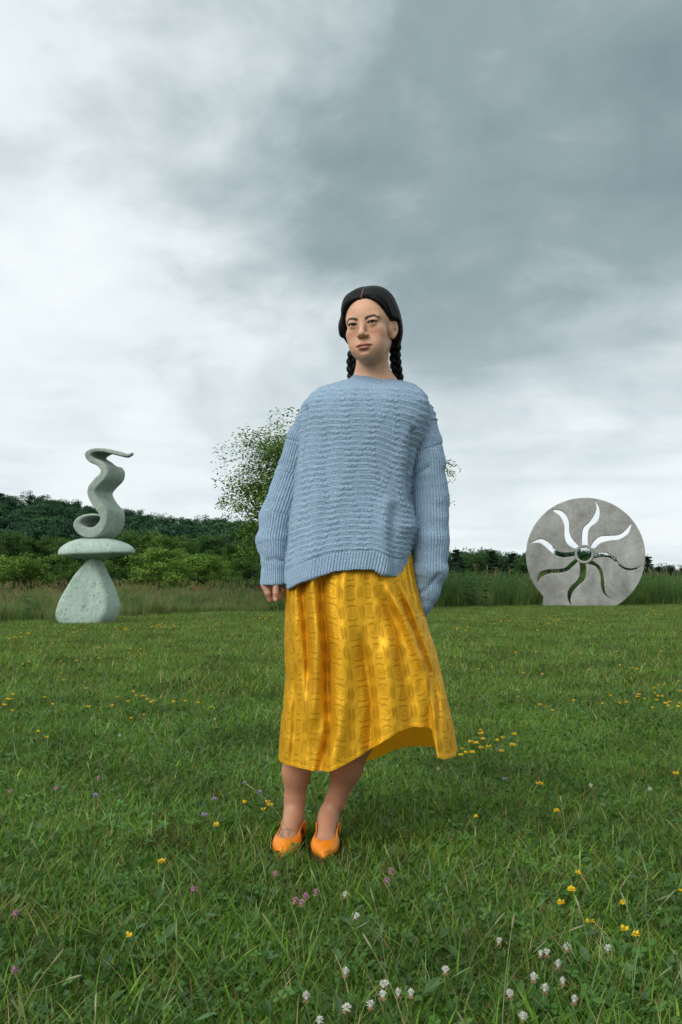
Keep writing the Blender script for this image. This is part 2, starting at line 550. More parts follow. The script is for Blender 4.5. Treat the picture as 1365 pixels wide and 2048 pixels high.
# ------------------------------------------------------------------ instancing for masses nobody could count
def scatter(name, pts, rot, scl, variants, mat, label, cat, src_names):
    """one object: points -> instances of the variants (a geometry-nodes mass)"""

    me = np_mesh(name, pts, np.zeros((0, 3), int), attrs={'rz': rot, 'sc': scl, 'vi': nrs.randint(0, len(variants), len(pts)).astype(float)})
    o = link(name, me, mat)
    coll = bpy.data.collections.new(name + '_kinds')
    for i, vm in enumerate(variants):
        if len(vm.materials) == 0: vm.materials.append(mat)
        so = bpy.data.objects.new(src_names + '_%02d' % i, vm)
        coll.objects.link(so)
    ng = bpy.data.node_groups.new(name + '_scatter', 'GeometryNodeTree')
    ng.interface.new_socket('Geometry', in_out='INPUT', socket_type='NodeSocketGeometry')
    ng.interface.new_socket('Geometry', in_out='OUTPUT', socket_type='NodeSocketGeometry')
    N, L = ng.nodes, ng.links
    gi = N.new('NodeGroupInput'); go = N.new('NodeGroupOutput')
    iop = N.new('GeometryNodeInstanceOnPoints')
    ci = N.new('GeometryNodeCollectionInfo')
    ci.inputs['Collection'].default_value = coll
    ci.inputs['Separate Children'].default_value = True
    ci.inputs['Reset Children'].default_value = True
    def attr(nm, ty):
        a_ = N.new('GeometryNodeInputNamedAttribute'); a_.data_type = ty
        a_.inputs[0].default_value = nm
        return a_.outputs[0]
    cx = N.new('ShaderNodeCombineXYZ')
    L.new(attr('rz', 'FLOAT'), cx.inputs[2])
    L.new(gi.outputs[0], iop.inputs['Points'])
    L.new(ci.outputs[0], iop.inputs['Instance'])
    iop.inputs['Pick Instance'].default_value = True
    vi = N.new('FunctionNodeFloatToInt'); L.new(attr('vi', 'FLOAT'), vi.inputs[0])
    L.new(vi.outputs[0], iop.inputs['Instance Index'])
    L.new(cx.outputs[0], iop.inputs['Rotation'])
    L.new(attr('sc', 'FLOAT'), iop.inputs['Scale'])
    L.new(iop.outputs[0], go.inputs[0])
    md = o.modifiers.new('scatter', 'NODES'); md.node_group = ng
    tag(o, label, cat, kind='stuff')
    return o

# ------------------------------------------------------------------ lawn
LINK = np.array([[-40, 1258], [0, 1249], [110, 1244], [240, 1238], [400, 1231], [600, 1225], [900, 1217.5], [1100, 1214], [1365, 1212], [1500, 1211.]])
def lawn_edge_(px):                                         # depth of the mown edge seen in direction px
    py = np.interp(px, LINK[:, 0], LINK[:, 1])
    return EYE * FPX / (py - 1170.0)
def lawn_edge(px):
    return lawn_edge_(px) * (1 + .012 * np.sin(px * .031) + .009 * np.sin(px * .083 + 2) + .006 * np.sin(px * .21))
def px_of(x, y): return 682.5 + FPX * x / y

def blade_batch(n, rad, hmin, hmax, wmin, wmax, segs, lean, cols, cw, jitter=0.25, hpow=1.4):
    """n curved tapered blades inside a disc; returns V, quads, colours"""
    r = rad * np.sqrt(nrs.rand(n)); th = nrs.rand(n) * 2 * PI
    bx, by = r * np.cos(th), r * np.sin(th)
    h = hmin + (hmax - hmin) * nrs.rand(n) ** hpow
    wd = wmin + (wmax - wmin) * nrs.rand(n)
    az = nrs.rand(n) * 2 * PI; ln = lean * (0.25 + nrs.rand(n)) * h
    fa = az + PI / 2 + nrs.normal(0, 0.5, n)
    ci = nrs.choice(len(cols), n, p=np.array(cw) / np.sum(cw))
    c = np.asarray(cols)[ci] * (1 + jitter * nrs.normal(0, 1, (n, 1)).clip(-1.6, 2.2))
    k = segs + 1
    s = np.linspace(0, 1, k)
    prof = (1 - s ** 1.6) * 0.92 + 0.08
    cx = bx[:, None] + ln[:, None] * (s ** 1.8) * np.cos(az)[:, None]
    cy = by[:, None] + ln[:, None] * (s ** 1.8) * np.sin(az)[:, None]
    cz = h[:, None] * (s - 0.25 * lean * s ** 2.4) - 0.006
    hw = 0.5 * wd[:, None] * prof
    L_ = np.stack([cx - hw * np.cos(fa)[:, None], cy - hw * np.sin(fa)[:, None], cz], 2)
    R_ = np.stack([cx + hw * np.cos(fa)[:, None], cy + hw * np.sin(fa)[:, None], cz], 2)
    V = np.stack([L_, R_], 2).reshape(-1, 3)
    base = (np.arange(n) * 2 * k)[:, None]
    i = np.arange(segs)[None, :]
    F = np.stack([base + 2 * i, base + 2 * i + 1, base + 2 * i + 3, base + 2 * i + 2], 2).reshape(-1, 4)
    C = np.repeat(c, 2 * k, axis=0)
    return V, F, C.clip(0.004, 0.8)
def disc_leaves(n, rad, size, hz, cols, shape, lobes=1, tilt=0.5, jitter=0.2):
    """flat broad leaves (oval, or three round clover leaflets) held at height hz"""
    Vs, Fs, Cs, k0 = [], [], [], 0
    for i in range(n):
        r = rad * math.sqrt(rnd.random()); th = rnd.random() * 2 * PI
        c0 = np.array([r * math.cos(th), r * math.sin(th), hz[0] + (hz[1] - hz[0]) * rnd.random()])
        sz = size[0] + (size[1] - size[0]) * rnd.random()
        nrm = np.array([rnd.gauss(0, tilt), rnd.gauss(0, tilt), 1.0]); nrm /= np.linalg.norm(nrm)
        a0 = rnd.random() * 2 * PI
        u = np.cross(nrm, [math.cos(a0), math.sin(a0), 0.1]); u /= np.linalg.norm(u); v = np.cross(nrm, u)
        col = np.asarray(rnd.choice(cols)) * (1 + rnd.gauss(0, jitter))
        for l in range(lobes):
            a = l * 2 * PI / 3
            du = math.cos(a) * u + math.sin(a) * v; dv = -math.sin(a) * u + math.cos(a) * v
            pts = [c0 + du * sz * p[0] + dv * sz * p[1] + nrm * sz * p[2] for p in shape]
            m_ = len(pts)
            Vs += pts
            Fs += [[k0, k0 + j, k0 + j + 1, k0 + j + 1] if False else [k0, k0 + j, k0 + j + 1] for j in range(1, m_ - 1)]
            Cs += [col] * m_; k0 += m_
    F3 = np.array(Fs); F4 = np.concatenate([F3, F3[:, 2:3]], 1)
    return np.array(Vs), F4, np.array(Cs).clip(0.004, 0.8)
OVAL = [(0, 0, 0), (0.3, 0.16, 0.05), (0.65, 0.19, 0.12), (1.0, 0, 0.08), (0.65, -0.19, 0.12), (0.3, -0.16, 0.05)]
LOBE = [(0.05, 0, 0), (0.35, 0.3, 0.1), (0.7, 0.36, 0.14), (0.95, 0.18, 0.1), (0.9, 0, 0.06), (0.95, -0.18, 0.1), (0.7, -0.36, 0.14), (0.35, -0.3, 0.1)]
GREENS = [(0.098, 0.205, 0.020), (0.138, 0.258, 0.028), (0.066, 0.158, 0.024), (0.175, 0.285, 0.050), (0.20, 0.30, 0.12), (0.32, 0.27, 0.13), (0.20, 0.115, 0.042)]
GW = [26, 20, 20, 12, 8, 5.5, 3.5]
def lawn_tile(rad, n, fine):
    b = Bag()
    if fine:
        b.add(*blade_batch(n, rad, 0.022, 0.068, 0.0025, 0.0055, 4, 0.9, GREENS, GW))
        b.add(*blade_batch(int(n * 0.06), rad, 0.06, 0.12, 0.002, 0.0045, 5, 0.7, GREENS, [10, 14, 10, 14, 12, 8, 2]))
        b.add(*blade_batch(int(n * 0.03), rad, 0.04, 0.09, 0.006, 0.010, 5, 0.7, GREENS[:5], [10, 14, 12, 6, 3]))
        b.add(*blade_batch(int(n * 0.12), rad, 0.01, 0.05, 0.0015, 0.003, 3, 2.2, [(0.27, 0.20, 0.11), (0.17, 0.10, 0.05), (0.34, 0.30, 0.20)], [3, 3, 2]))
        b.add(*disc_leaves(int(n * 0.035), rad, (0.009, 0.017), (0.012, 0.05), [(0.07, 0.17, 0.035), (0.08, 0.20, 0.045), (0.10, 0.18, 0.045)], LOBE, 3, 0.45))
        b.add(*disc_leaves(int(n * 0.035), rad, (0.015, 0.04), (0.012, 0.05), [(0.07, 0.15, 0.04), (0.09, 0.17, 0.07), (0.06, 0.13, 0.03)], OVAL, 1, 0.7))
    else:
        b.add(*blade_batch(n, rad, 0.03, 0.11, 0.005, 0.011, 2, 0.8, GREENS, GW))
        b.add(*blade_batch(int(n * 0.06), rad, 0.09, 0.17, 0.005, 0.009, 3, 0.7, GREENS, [6, 10, 8, 16, 18, 12, 3]))
        b.add(*disc_leaves(int(n * 0.05), rad, (0.02, 0.045), (0.02, 0.06), [(0.055, 0.12, 0.035), (0.06, 0.13, 0.055), (0.045, 0.095, 0.03)], OVAL, 1, 0.7))
    return b.mesh('grass_tuft', smooth=False)
near_tiles = [lawn_tile(0.34, 3600, True) for _ in range(6)]
far_tiles = [lawn_tile(0.85, 4200, False) for _ in range(5)]
def jitter_grid(x0, x1, y0, y1, st, keep):
    gx, gy = np.meshgrid(np.arange(x0, x1, st), np.arange(y0, y1, st))
    gx = gx.ravel() + nrs.uniform(-.5, .5, gx.size) * st; gy = gy.ravel() + nrs.uniform(-.5, .5, gy.size) * st
    k = keep(gx, gy)
    return np.stack([gx[k], gy[k], np.zeros(k.sum())], 1)
def _mk(pts, lo, hi):
    s0 = lo + (hi - lo) * nrs.rand(len(pts))
    near_feet = np.exp(-(((pts[:, 0] + .08) / .34) ** 2 + ((pts[:, 1] - 3.12) / .30) ** 2))    # trodden down around the person
    return nrs.rand(len(pts)) * 2 * PI, s0 * (1 - .12 * near_feet) * (1 + .38 * vnoise(pts, 1.9, 77, 3))
P = jitter_grid(-5.6, 5.6, 0.7, 7.6, 0.30, lambda x, y: np.abs(x) < 0.52 * y + 1.3)
_fc = [(-.165, 3.13), (-.035, 3.13)]                              # where the feet stand: that patch is laid blade by blade, later
P = P[np.min([np.hypot(P[:, 0] - a_, P[:, 1] - b_) for a_, b_ in _fc], 0) > .50]
lg = scatter('grass', P, *_mk(P, 0.8, 1.2), near_tiles, M['lawn'], 'short mixed lawn grass and clover leaves in the foreground', 'grass', 'grass_tuft')
P = jitter_grid(-34, 34, 7.2, 41, 0.72, lambda x, y: (np.abs(x) < 0.70 * y + 3.5) & (y < lawn_edge(px_of(x, y)) + 0.3))
scatter('grass', P, *_mk(P, 0.8, 1.15), far_tiles, M['lawn'], 'mown meadow grass reaching back to the tall weeds', 'grass', 'grass_tuft_far')

# ------------------------------------------------------------------ tall weeds along the mown edge
WG = [(0.11, 0.20, 0.04), (0.14, 0.24, 0.05), (0.08, 0.15, 0.035), (0.19, 0.24, 0.08), (0.27, 0.24, 0.12)]
def forb(b, x, y, h, col, nl=26, ll=0.11):
    """an upright leafy stem"""
    lean = np.array([rnd.gauss(0, .06), rnd.gauss(0, .06)]) * h
    pts = [(x + lean[0] * s * s, y + lean[1] * s * s, h * s) for s in np.linspace(0, 1, 5)]
    V, F = tube(pts, np.linspace(0.006, 0.003, 5), 4)
    b.add(V, F, np.array(col) * 0.9)
    for i in range(nl):
        s = 0.15 + 0.85 * (i + rnd.random()) / nl
        c = np.array([x + lean[0] * s * s, y + lean[1] * s * s, h * s])
        a = i * 2.4 + rnd.gauss(0, .3); L_ = ll * (1.15 - 0.65 * s) * rnd.uniform(.8, 1.2)
        d_ = np.array([math.cos(a), math.sin(a), 0.25 + 0.6 * s]); d_ /= np.linalg.norm(d_)
        sd = np.cross(d_, [0, 0, 1]); sd /= np.linalg.norm(sd)
        wv = L_ * 0.16
        tip = c + d_ * L_ + np.array([0, 0, -0.25 * L_])
        mid = c + d_ * L_ * 0.5
        b.add([c, mid + sd * wv, tip, mid - sd * wv], [[0, 1, 2, 3]], np.array(col) * rnd.uniform(.8, 1.3))
def plume(b, x, y, h, col, headcol, hl=0.16):
    lean = np.array([rnd.gauss(0, .12), rnd.gauss(0, .12)]) * h
    P_ = np.array([(x + lean[0] * s * s, y + lean[1] * s * s, h * s) for s in np.linspace(0, 1, 5)])
    V, F = tube(P_, np.linspace(0.0022, 0.0012, 5), 3)
    b.add(V, F, col)
    for i in range(16):
        s = rnd.random()
        c = P_[-1] + (P_[-1] - P_[-2]) / np.linalg.norm(P_[-1] - P_[-2]) * (s - 0.6) * hl
        r_ = 0.028 * (1 - 0.75 * s) + 0.006
        e = c + np.array([rnd.gauss(0, r_), rnd.gauss(0, r_), 0.02 + abs(rnd.gauss(0, .012))])
        sd = np.array([rnd.gauss(0, 1), rnd.gauss(0, 1), 0]); sd = sd / np.linalg.norm(sd) * 0.005
        b.add([c - sd, c + sd, e + sd, e - sd], [[0, 1, 2, 3]], np.array(headcol) * rnd.uniform(.75, 1.25))
def weed_tile(kind, seed):
    rnd.seed(seed)
    b = Bag()
    if kind == 'grassy':
        b.add(*blade_batch(900, 0.55, 0.35, 1.0, 0.006, 0.013, 4, 0.45, WG, [10, 9, 8, 7, 6], hpow=0.9))
        for i in range(9):
            plume(b, rnd.uniform(-.5, .5), rnd.uniform(-.5, .5), rnd.uniform(.8, 1.12), (0.13, 0.12, 0.05), rnd.choice([(0.28, 0.18, 0.11), (0.32, 0.25, 0.14), (0.22, 0.14, 0.08)]))
    elif kind == 'leafy':
        b.add(*blade_batch(500, 0.55, 0.3, 0.85, 0.007, 0.014, 3, 0.45, WG[:4], [10, 9, 8, 4], hpow=0.9))
        for i in range(26):
            forb(b, rnd.uniform(-.5, .5), rnd.uniform(-.5, .5), rnd.uniform(.6, 1.08), rnd.choice([(0.08, 0.18, 0.04), (0.11, 0.22, 0.05), (0.08, 0.16, 0.06)]))
    else:                                                   # mixed with a few umbels and yellow heads
        b.add(*blade_batch(750, 0.55, 0.35, 0.95, 0.006, 0.012, 4, 0.5, WG, [8, 7, 8, 8, 9], hpow=0.9))
        for i in range(9):
            forb(b, rnd.uniform(-.5, .5), rnd.uniform(-.5, .5), rnd.uniform(.5, .9), (0.06, 0.11, 0.04))
        for i in range(9):
            plume(b, rnd.uniform(-.5, .5), rnd.uniform(-.5, .5), rnd.uniform(.75, 1.05), (0.16, 0.14, 0.06), (0.26, 0.18, 0.10))
        for i in range(3):
            x, y, h = rnd.uniform(-.5, .5), rnd.uniform(-.5, .5), rnd.uniform(.5, .9)
            V, F = tube([(x, y, 0), (x, y, h)], [.004, .003], 3); b.add(V, F, (0.07, 0.12, 0.04))
            cc = rnd.choice([(0.62, 0.63, 0.55), (0.60, 0.42, 0.02)])
            for q in range(10):
                a, r = rnd.random() * 2 * PI, 0.035 * math.sqrt(rnd.random())
                c = np.array([x + r * math.cos(a), y + r * math.sin(a), h + rnd.uniform(0, .012)])
                b.add([c + (-.009, 0, 0), c + (0, -.009, .004), c + (.009, 0, 0), c + (0, .009, .004)], [[0, 1, 2, 3]], cc)
    return b.mesh('weed_clump', smooth=False)
wt_g = [weed_tile('grassy', 1), weed_tile('grassy', 2)]
wt_l = [weed_tile('leafy', 3), weed_tile('leafy', 4)]
wt_m = [weed_tile('mixed', 5), weed_tile('mixed', 6)]
rnd.seed(99)
def weed_pts(pxa, pxb, d0, d1, st):
    Y0, Y1 = 14, 58
    pts = jitter_grid(-36, 40, Y0, Y1, st, lambda x, y: (px_of(x, y) > pxa) & (px_of(x, y) < pxb) & (y > lawn_edge(px_of(x, y)) + d0) & (y < lawn_edge(px_of(x, y)) + d1))
    return pts
P = weed_pts(-900, 620, 0.45, 9, 0.62)
s_ = 0.44 + 0.34 * nrs.rand(len(P)) ** 1.3; depth = P[:, 1] - lawn_edge(px_of(P[:, 0], P[:, 1])); s_ *= np.interp(depth, [0.4, 2.0, 6], [0.6, 1.0, 1.25])
scatter('tall_grass', P, nrs.rand(len(P)) * 2 * PI, s_, wt_g + wt_m + [wt_l[0]], M['weeds'], 'tall seeding grass and weeds behind the stone sculpture', 'tall grass', 'weed_clump_left')
P = weed_pts(560, 2250, 0.5, 9, 0.66)
s_ = 0.95 + 0.35 * nrs.rand(len(P)); depth = P[:, 1] - lawn_edge(px_of(P[:, 0], P[:, 1])); s_ *= np.interp(depth, [0.4, 1.6, 6], [0.72, 1.0, 1.15])
scatter('tall_grass', P, nrs.rand(len(P)) * 2 * PI, s_, wt_l + [wt_l[0], wt_l[1], wt_l[0], wt_g[0]], M['weeds'], 'tall green weeds and brush around the round sculpture', 'tall grass', 'weed_clump_right')

# ------------------------------------------------------------------ trees
def make_tree(seed, H, R, nlimb, nleaf, lsize, base=0.25, shape='round', air=0.0, sg=1.0):
    """returns trunk mesh and crown mesh; crown of leaf faces gathered round the limbs' twigs"""
    rs = np.random.RandomState(seed)
    tb = Bag()
    hs = np.linspace(0, 1, 8)
    bend = rs.normal(0, 0.02 * H, 2)
    TP = np.stack([bend[0] * hs ** 2 + 0.01 * H * np.sin(hs * 5 + seed), bend[1] * hs ** 2, hs * H * 0.93], 1)
    tr = 0.022 * H * (1 - hs * 0.88) + 0.01
    tb.add(*tube(TP, tr, 8))
    tips = []
    for i in range(nlimb):
        s = base + (0.95 - base) * ((i + rs.rand()) / nlimb)
        p0 = np.array([np.interp(s, hs, TP[:, q]) for q in range(3)])
        q = (s - base) / (1 - base)
        if shape == 'round': prof = math.sqrt(max(0.02, 1 - (2 * q - 0.9) ** 2 * 0.85))
        elif shape == 'cone': prof = (1 - q) * 0.95 + 0.08
        elif shape == 'upright': prof = 0.9 * (1 - q ** 2.0) + 0.16
        else: prof = 0.75 + 0.25 * math.sin(q * 3)
        L_ = R * prof * rs.uniform(0.72, 1.1)
        a = i * 2.399 + rs.normal(0, .4)
        up = {'cone': 0.05, 'upright': 0.95, 'round': 0.50}.get(shape, .5) + 0.35 * q * (shape != 'cone')
        dr = np.array([math.cos(a), math.sin(a), up]); dr /= np.linalg.norm(dr)
        n_ = 5
        LP = [p0 + dr * L_ * u + np.array([0, 0, (0.12 if shape != 'cone' else -0.10) * L_ * u * u]) + rs.normal(0, .02 * L_, 3) * u for u in np.linspace(0, 1, n_)]
        r0 = np.interp(s, hs, tr) * 0.45
        tb.add(*tube(LP, np.linspace(r0, 0.006, n_), 5))
        nt = max(3, int(5 + 5 * L_ / R)) if shape != 'cone' else 6
        for j in range(nt):
            u = 0.3 + 0.7 * (j + rs.rand()) / nt
            k = min(int(u * (n_ - 1)), n_ - 2); f_ = u * (n_ - 1) - k
            c = LP[k] * (1 - f_) + LP[k + 1] * f_
            sd = rs.normal(0, 1, 3); sd[2] = abs(sd[2]) * 0.7 if shape != 'cone' else sd[2] * .15
            sd /= np.linalg.norm(sd)
            e = c + (sd * 0.8 + dr * 0.5) * L_ * rs.uniform(.14, .34)
            if j % 2 == 0: tb.add(*tube([c, (c + e) / 2 + rs.normal(0, .03, 3), e], [r0 * .25 + .004, .006, .003], 3))
            tips.append((e, L_))
    tips_c = np.array([t_[0] for t_ in tips])
    nt = len(tips_c)
    wgt = rs.rand(nt) ** (0.5 + air * 2); wgt /= wgt.sum()
    ci = rs.choice(nt, nleaf, p=wgt)
    sig = sg * R * (0.115 if shape != 'cone' else 0.085) * (1 - 0.25 * air)
    off = rs.normal(0, 1, (nleaf, 3)); off *= np.minimum(1, 1.75 / np.linalg.norm(off, axis=1, keepdims=True)); off = off * sig * np.array([1, 1, 0.62 if shape != 'cone' else 0.4])
    C = tips_c[ci] + off
    clump = rs.rand(nt)
    tint = 0.35 + 0.35 * clump[ci] + rs.normal(0, .12, nleaf)
    tint = tint.clip(0, 1)
    n_ = rs.normal(0, 1, (nleaf, 3)); n_[:, 2] = np.abs(n_[:, 2]) + 0.35
    ctr = np.array([0, 0, H * 0.5]); n_ += 0.8 * (C - ctr) / (np.linalg.norm(C - ctr, axis=1, keepdims=True) + 1e-6)
    n_ /= np.linalg.norm(n_, axis=1, keepdims=True)
    u = np.cross(n_, rs.normal(0, 1, (nleaf, 3))); u /= np.linalg.norm(u, axis=1, keepdims=True)
    v = np.cross(n_, u)
    ls = lsize * rs.uniform(.6, 1.35, nleaf)[:, None]
    V = np.stack([C - u * ls, C - v * ls * .5 + n_ * ls * .12, C + u * ls, C + v * ls * .5 + n_ * ls * .12], 1).reshape(-1, 3)
    F = np.arange(nleaf * 4).reshape(-1, 4)
    crown = np_mesh('crown', V, F, False, face_attrs={'tint': tint})
    return tb.mesh('trunk'), crown
def place_tree(name, tm, cm, loc, rz, s, mat, label, group, sz=None):
    e = empty(name, loc, rz)
    e.scale = (s, s, sz or s)
    for nm, me, mt in (('trunk', tm, M['bark']), ('crown', cm, mat)):
        o = bpy.data.objects.new(nm, me)
        COL.objects.link(o); o.parent = e
        if len(me.materials) == 0: me.materials.append(mt)
        if me.materials[0] is not mt:
            o.material_slots[0].link = 'OBJECT'; o.material_slots[0].material = mt
    return tag(e, label, 'tree', group)
T_round = [make_tree(10 + i, 8.0, 3.5, 26, 15000, 0.115, 0.12, 'round') for i in range(3)]
T_up = [make_tree(30 + i, 9.0, 2.6, 30, 13000, 0.11, 0.10, 'upright', 0.4) for i in range(2)]
T_pine = [make_tree(50 + i, 10.0, 2.6, 46, 13000, 0.12, 0.08, 'cone') for i in range(2)]
T_bush = [make_tree(60 + i, 3.6, 2.3, 22, 10000, 0.08, 0.04, 'round') for i in range(2)]
# the loose ash standing right behind the person
ta = make_tree(77, 7.0, 4.6, 96, 95000, 0.062, 0.02, 'upright', 0.0, 0.74)
g0 = at(652, 1190, 33.0)
place_tree('ash_tree', *ta, (g0.x, 33.0, 0), 0.6, 0.90, M['leaf_ash'], 'airy leafy tree rising behind the person in the blue sweater, sky showing through its branches', None, sz=.76)
tg = 'trees behind the weeds on the left'
# px of the trunk, py of the top, depth, kind, material, name, label
TREES = [
 (45, 1105, 52, T_round[0], 'leaf_bright', 'maple_tree', 'light green rounded tree left of the stone sculpture at the picture edge'),
 (318, 1093, 60, T_round[1], 'leaf_bright', 'maple_tree', 'full round tree just right of the stone sculpture base'),
 (396, 1104, 66, T_round[2], 'leaf_bright', 'maple_tree', 'second round tree right of the stone sculpture, beside the airy ash'),
 (246, 1160, 50, T_bush[0], 'leaf_bright', 'bush', 'small bright bush tucked against the right side of the sculpture base'),
 (105, 1128, 64, T_up[0], 'leaf_mid', 'deciduous_tree', 'narrow tree directly behind the left edge of the sculpture base'),
 (190, 1118, 58, T_round[0], 'leaf_mid', 'deciduous_tree', 'green tree partly hidden by the cone shaped sculpture base'),
 (-40, 1080, 80, T_round[2], 'leaf_dark', 'deciduous_tree', 'dark tree cut by the left picture edge'),
 (15, 1058, 105, T_round[1], 'leaf_dark', 'deciduous_tree', 'tall dark tree behind the light green tree at far left'),
 (85, 1066, 112, T_round[0], 'leaf_dark', 'deciduous_tree', 'dark tree in the row behind, left of the flat stone cap'),
 (150, 1072, 100, T_round[2], 'leaf_mid', 'deciduous_tree', 'tree in the row behind the flat stone cap of the sculpture'),
 (225, 1064, 108, T_round[1], 'leaf_dark', 'deciduous_tree', 'dark tree behind the right part of the stone cap'),
 (285, 1058, 115, T_round[2], 'leaf_mid', 'deciduous_tree', 'tree in the back row, just right of the stone cap'),
 (345, 1066, 104, T_round[0], 'leaf_mid', 'deciduous_tree', 'back row tree above the two round trees'),
 (410, 1068, 100, T_round[1], 'leaf_dark', 'deciduous_tree', 'back row tree left of the airy ash crown'),
 (462, 1085, 74, T_up[1], 'leaf_mid', 'deciduous_tree', 'upright tree beside the lower left branches of the airy ash'),
 (505, 1078, 84, T_round[2], 'leaf_dark', 'deciduous_tree', 'dark tree seen through the airy ash near the sweater sleeve'),
 (560, 1085, 78, T_round[0], 'leaf_mid', 'deciduous_tree', 'tree low behind the raised sweater cuff'),
 (455, 1140, 46, T_bush[1], 'leaf_mid', 'bush', 'leafy bush at the foot of the airy ash, left side'),
 (350, 1164, 46, T_bush[0], 'leaf_mid', 'bush', 'low bush in front of the two round trees'),
 (5, 1160, 44, T_bush[1], 'leaf_dark', 'bush', 'low dark bush in the bottom left corner of the tree row'),
]
for i, (px, py, Y, T, mt, nm, lab) in enumerate(TREES):
    top = at(px, py, Y)
    zt = max(v.co.z for v in T[1].vertices)
    s = (top.z + (0.8 if Y > 40 else 0)) / zt
    sx = s * ((1.55 if nm == 'maple_tree' else 1.15) if T in T_round else 1.0)
    place_tree(nm, *T, (top.x, Y, -0.8), rnd.random() * 6.28, sx, M[mt], lab, tg if nm != 'bush' else 'bushes behind the weeds on the left', sz=s)
PINES = [
 (915, 1098, 118, T_pine[0], 'leaf_pine', 'dark evergreen just right of the hanging sleeve'),
 (950, 1104, 126, T_round[0], 'leaf_dark', 'rounded dark tree between the sleeve and the round sculpture'),
 (985, 1100, 120, T_pine[1], 'leaf_pine', 'evergreen halfway between the sleeve and the round sculpture'),
 (1022, 1106, 125, T_pine[0], 'leaf_pine', 'evergreen second from the left rim of the round sculpture'),
 (1058, 1112, 115, T_round[2], 'leaf_dark', 'tree touching the left rim of the round sculpture'),
 (1110, 1112, 122, T_pine[1], 'leaf_pine', 'evergreen behind the left half of the round sculpture'),
 (1165, 1112, 118, T_round[1], 'leaf_dark', 'dark tree seen through the hub of the round sculpture'),
 (1215, 1110, 121, T_pine[0], 'leaf_pine', 'evergreen behind the right half of the round sculpture'),
 (1262, 1108, 118, T_pine[1], 'leaf_pine', 'evergreen seen through the slot on the right of the round sculpture'),
 (1296, 1112, 96, T_pine[0], 'leaf_pine', 'tallest young pine right beside the round sculpture'),
 (1318, 1132, 88, T_pine[1], 'leaf_pine', 'small pine second to the right of the round sculpture'),
 (1340, 1136, 92, T_pine[0], 'leaf_pine', 'small pine near the right picture edge'),
 (1364, 1136, 86, T_pine[1], 'leaf_pine', 'small pine cut by the right picture edge'),
 (880, 1110, 112, T_pine[1], 'leaf_pine', 'evergreen mostly hidden behind the hanging sleeve'),
]
for i, (px, py, Y, T, mt, lab) in enumerate(PINES):
    top = at(px, py, Y)
    zt = max(v.co.z for v in T[1].vertices)
    s = (top.z + 0.8) / zt
    place_tree('pine_tree' if T in T_pine else 'deciduous_tree', *T, (top.x, Y, -0.8), rnd.random() * 6.28, s * 1.1, M[mt], lab, 'trees in the row at the right', sz=s)
# brush just behind the weeds at the right
for px, py, Y, T, lab in ((905, 1150, 44, T_bush[0], 'green bush at the edge of the sleeve, behind the weeds'), (965, 1152, 46, T_bush[1], 'green bush behind the weeds between sleeve and round sculpture'),
                     (1030, 1156, 47, T_bush[0], 'green bush behind the weeds at the left rim of the round sculpture'), (1320, 1158, 50, T_bush[1], 'green bush behind the weeds right of the round sculpture')):
    top = at(px, py, Y); zt = max(v.co.z for v in T[1].vertices); s = (top.z + .4) / zt
    place_tree('bush', *T, (top.x, Y, -0.4), rnd.random() * 6, s * 1.5, M['leaf_mid'], lab, 'bushes behind the weeds on the right', sz=s)
# the wood on the hill: one mass
FT = [make_tree(80 + i, 8.5, 4.0, 22, 6500, 0.20, 0.05, 'round')[1] for i in range(4)] + [make_tree(85, 9.5, 3.2, 30, 3600, 0.25, 0.05, 'cone')[1]]
pts = []
gx, gy = np.meshgrid(np.arange(-330, 330, 6.2), np.arange(185, 420, 9.0))
gx = gx.ravel() + nrs.uniform(-2.2, 2.2, gx.size); gy = gy.ravel() + nrs.uniform(-3, 3, gy.size)
k = (np.abs(gx) < gy * 0.62 + 90) & ((gy < 420)) & ~((gx > 20) & (gy > 250))
gx, gy = gx[k], gy[k]
P = np.stack([gx, gy, terrain(gx, gy) - 0.8], 1)
sc_ = 0.75 + 0.60 * nrs.rand(len(P)) ** 1.3
sc_ = np.where(gx / gy > 0.06, .74 + .18 * nrs.rand(len(P)), sc_)
sc_ = np.where(gx / gy > 0.27, .42 + .22 * nrs.rand(len(P)), sc_)
scatter('forest', P, nrs.rand(len(P)) * 2 * PI, sc_, FT, M['leaf_far'], 'dark wooded hillside closing the view behind the field', 'forest', 'forest_tree')

gx, gy = np.meshgrid(np.arange(-135, 40, 5.6), np.arange(122, 172, 7.5))
gx = gx.ravel() + nrs.uniform(-2, 2, gx.size); gy = gy.ravel() + nrs.uniform(-2.4, 2.4, gy.size)
k = gx / gy < .06
gx, gy = gx[k], gy[k]
P = np.stack([gx, gy, terrain(gx, gy) - 0.8], 1)
scatter('woodland', P, nrs.rand(len(P)) * 2 * PI, .55 + .50 * nrs.rand(len(P)), [f_.copy() for f_ in FT[:4]], M['leaf_wood'], 'greener broadleaf wood at the foot of the dark hill', 'woodland', 'wood_tree')

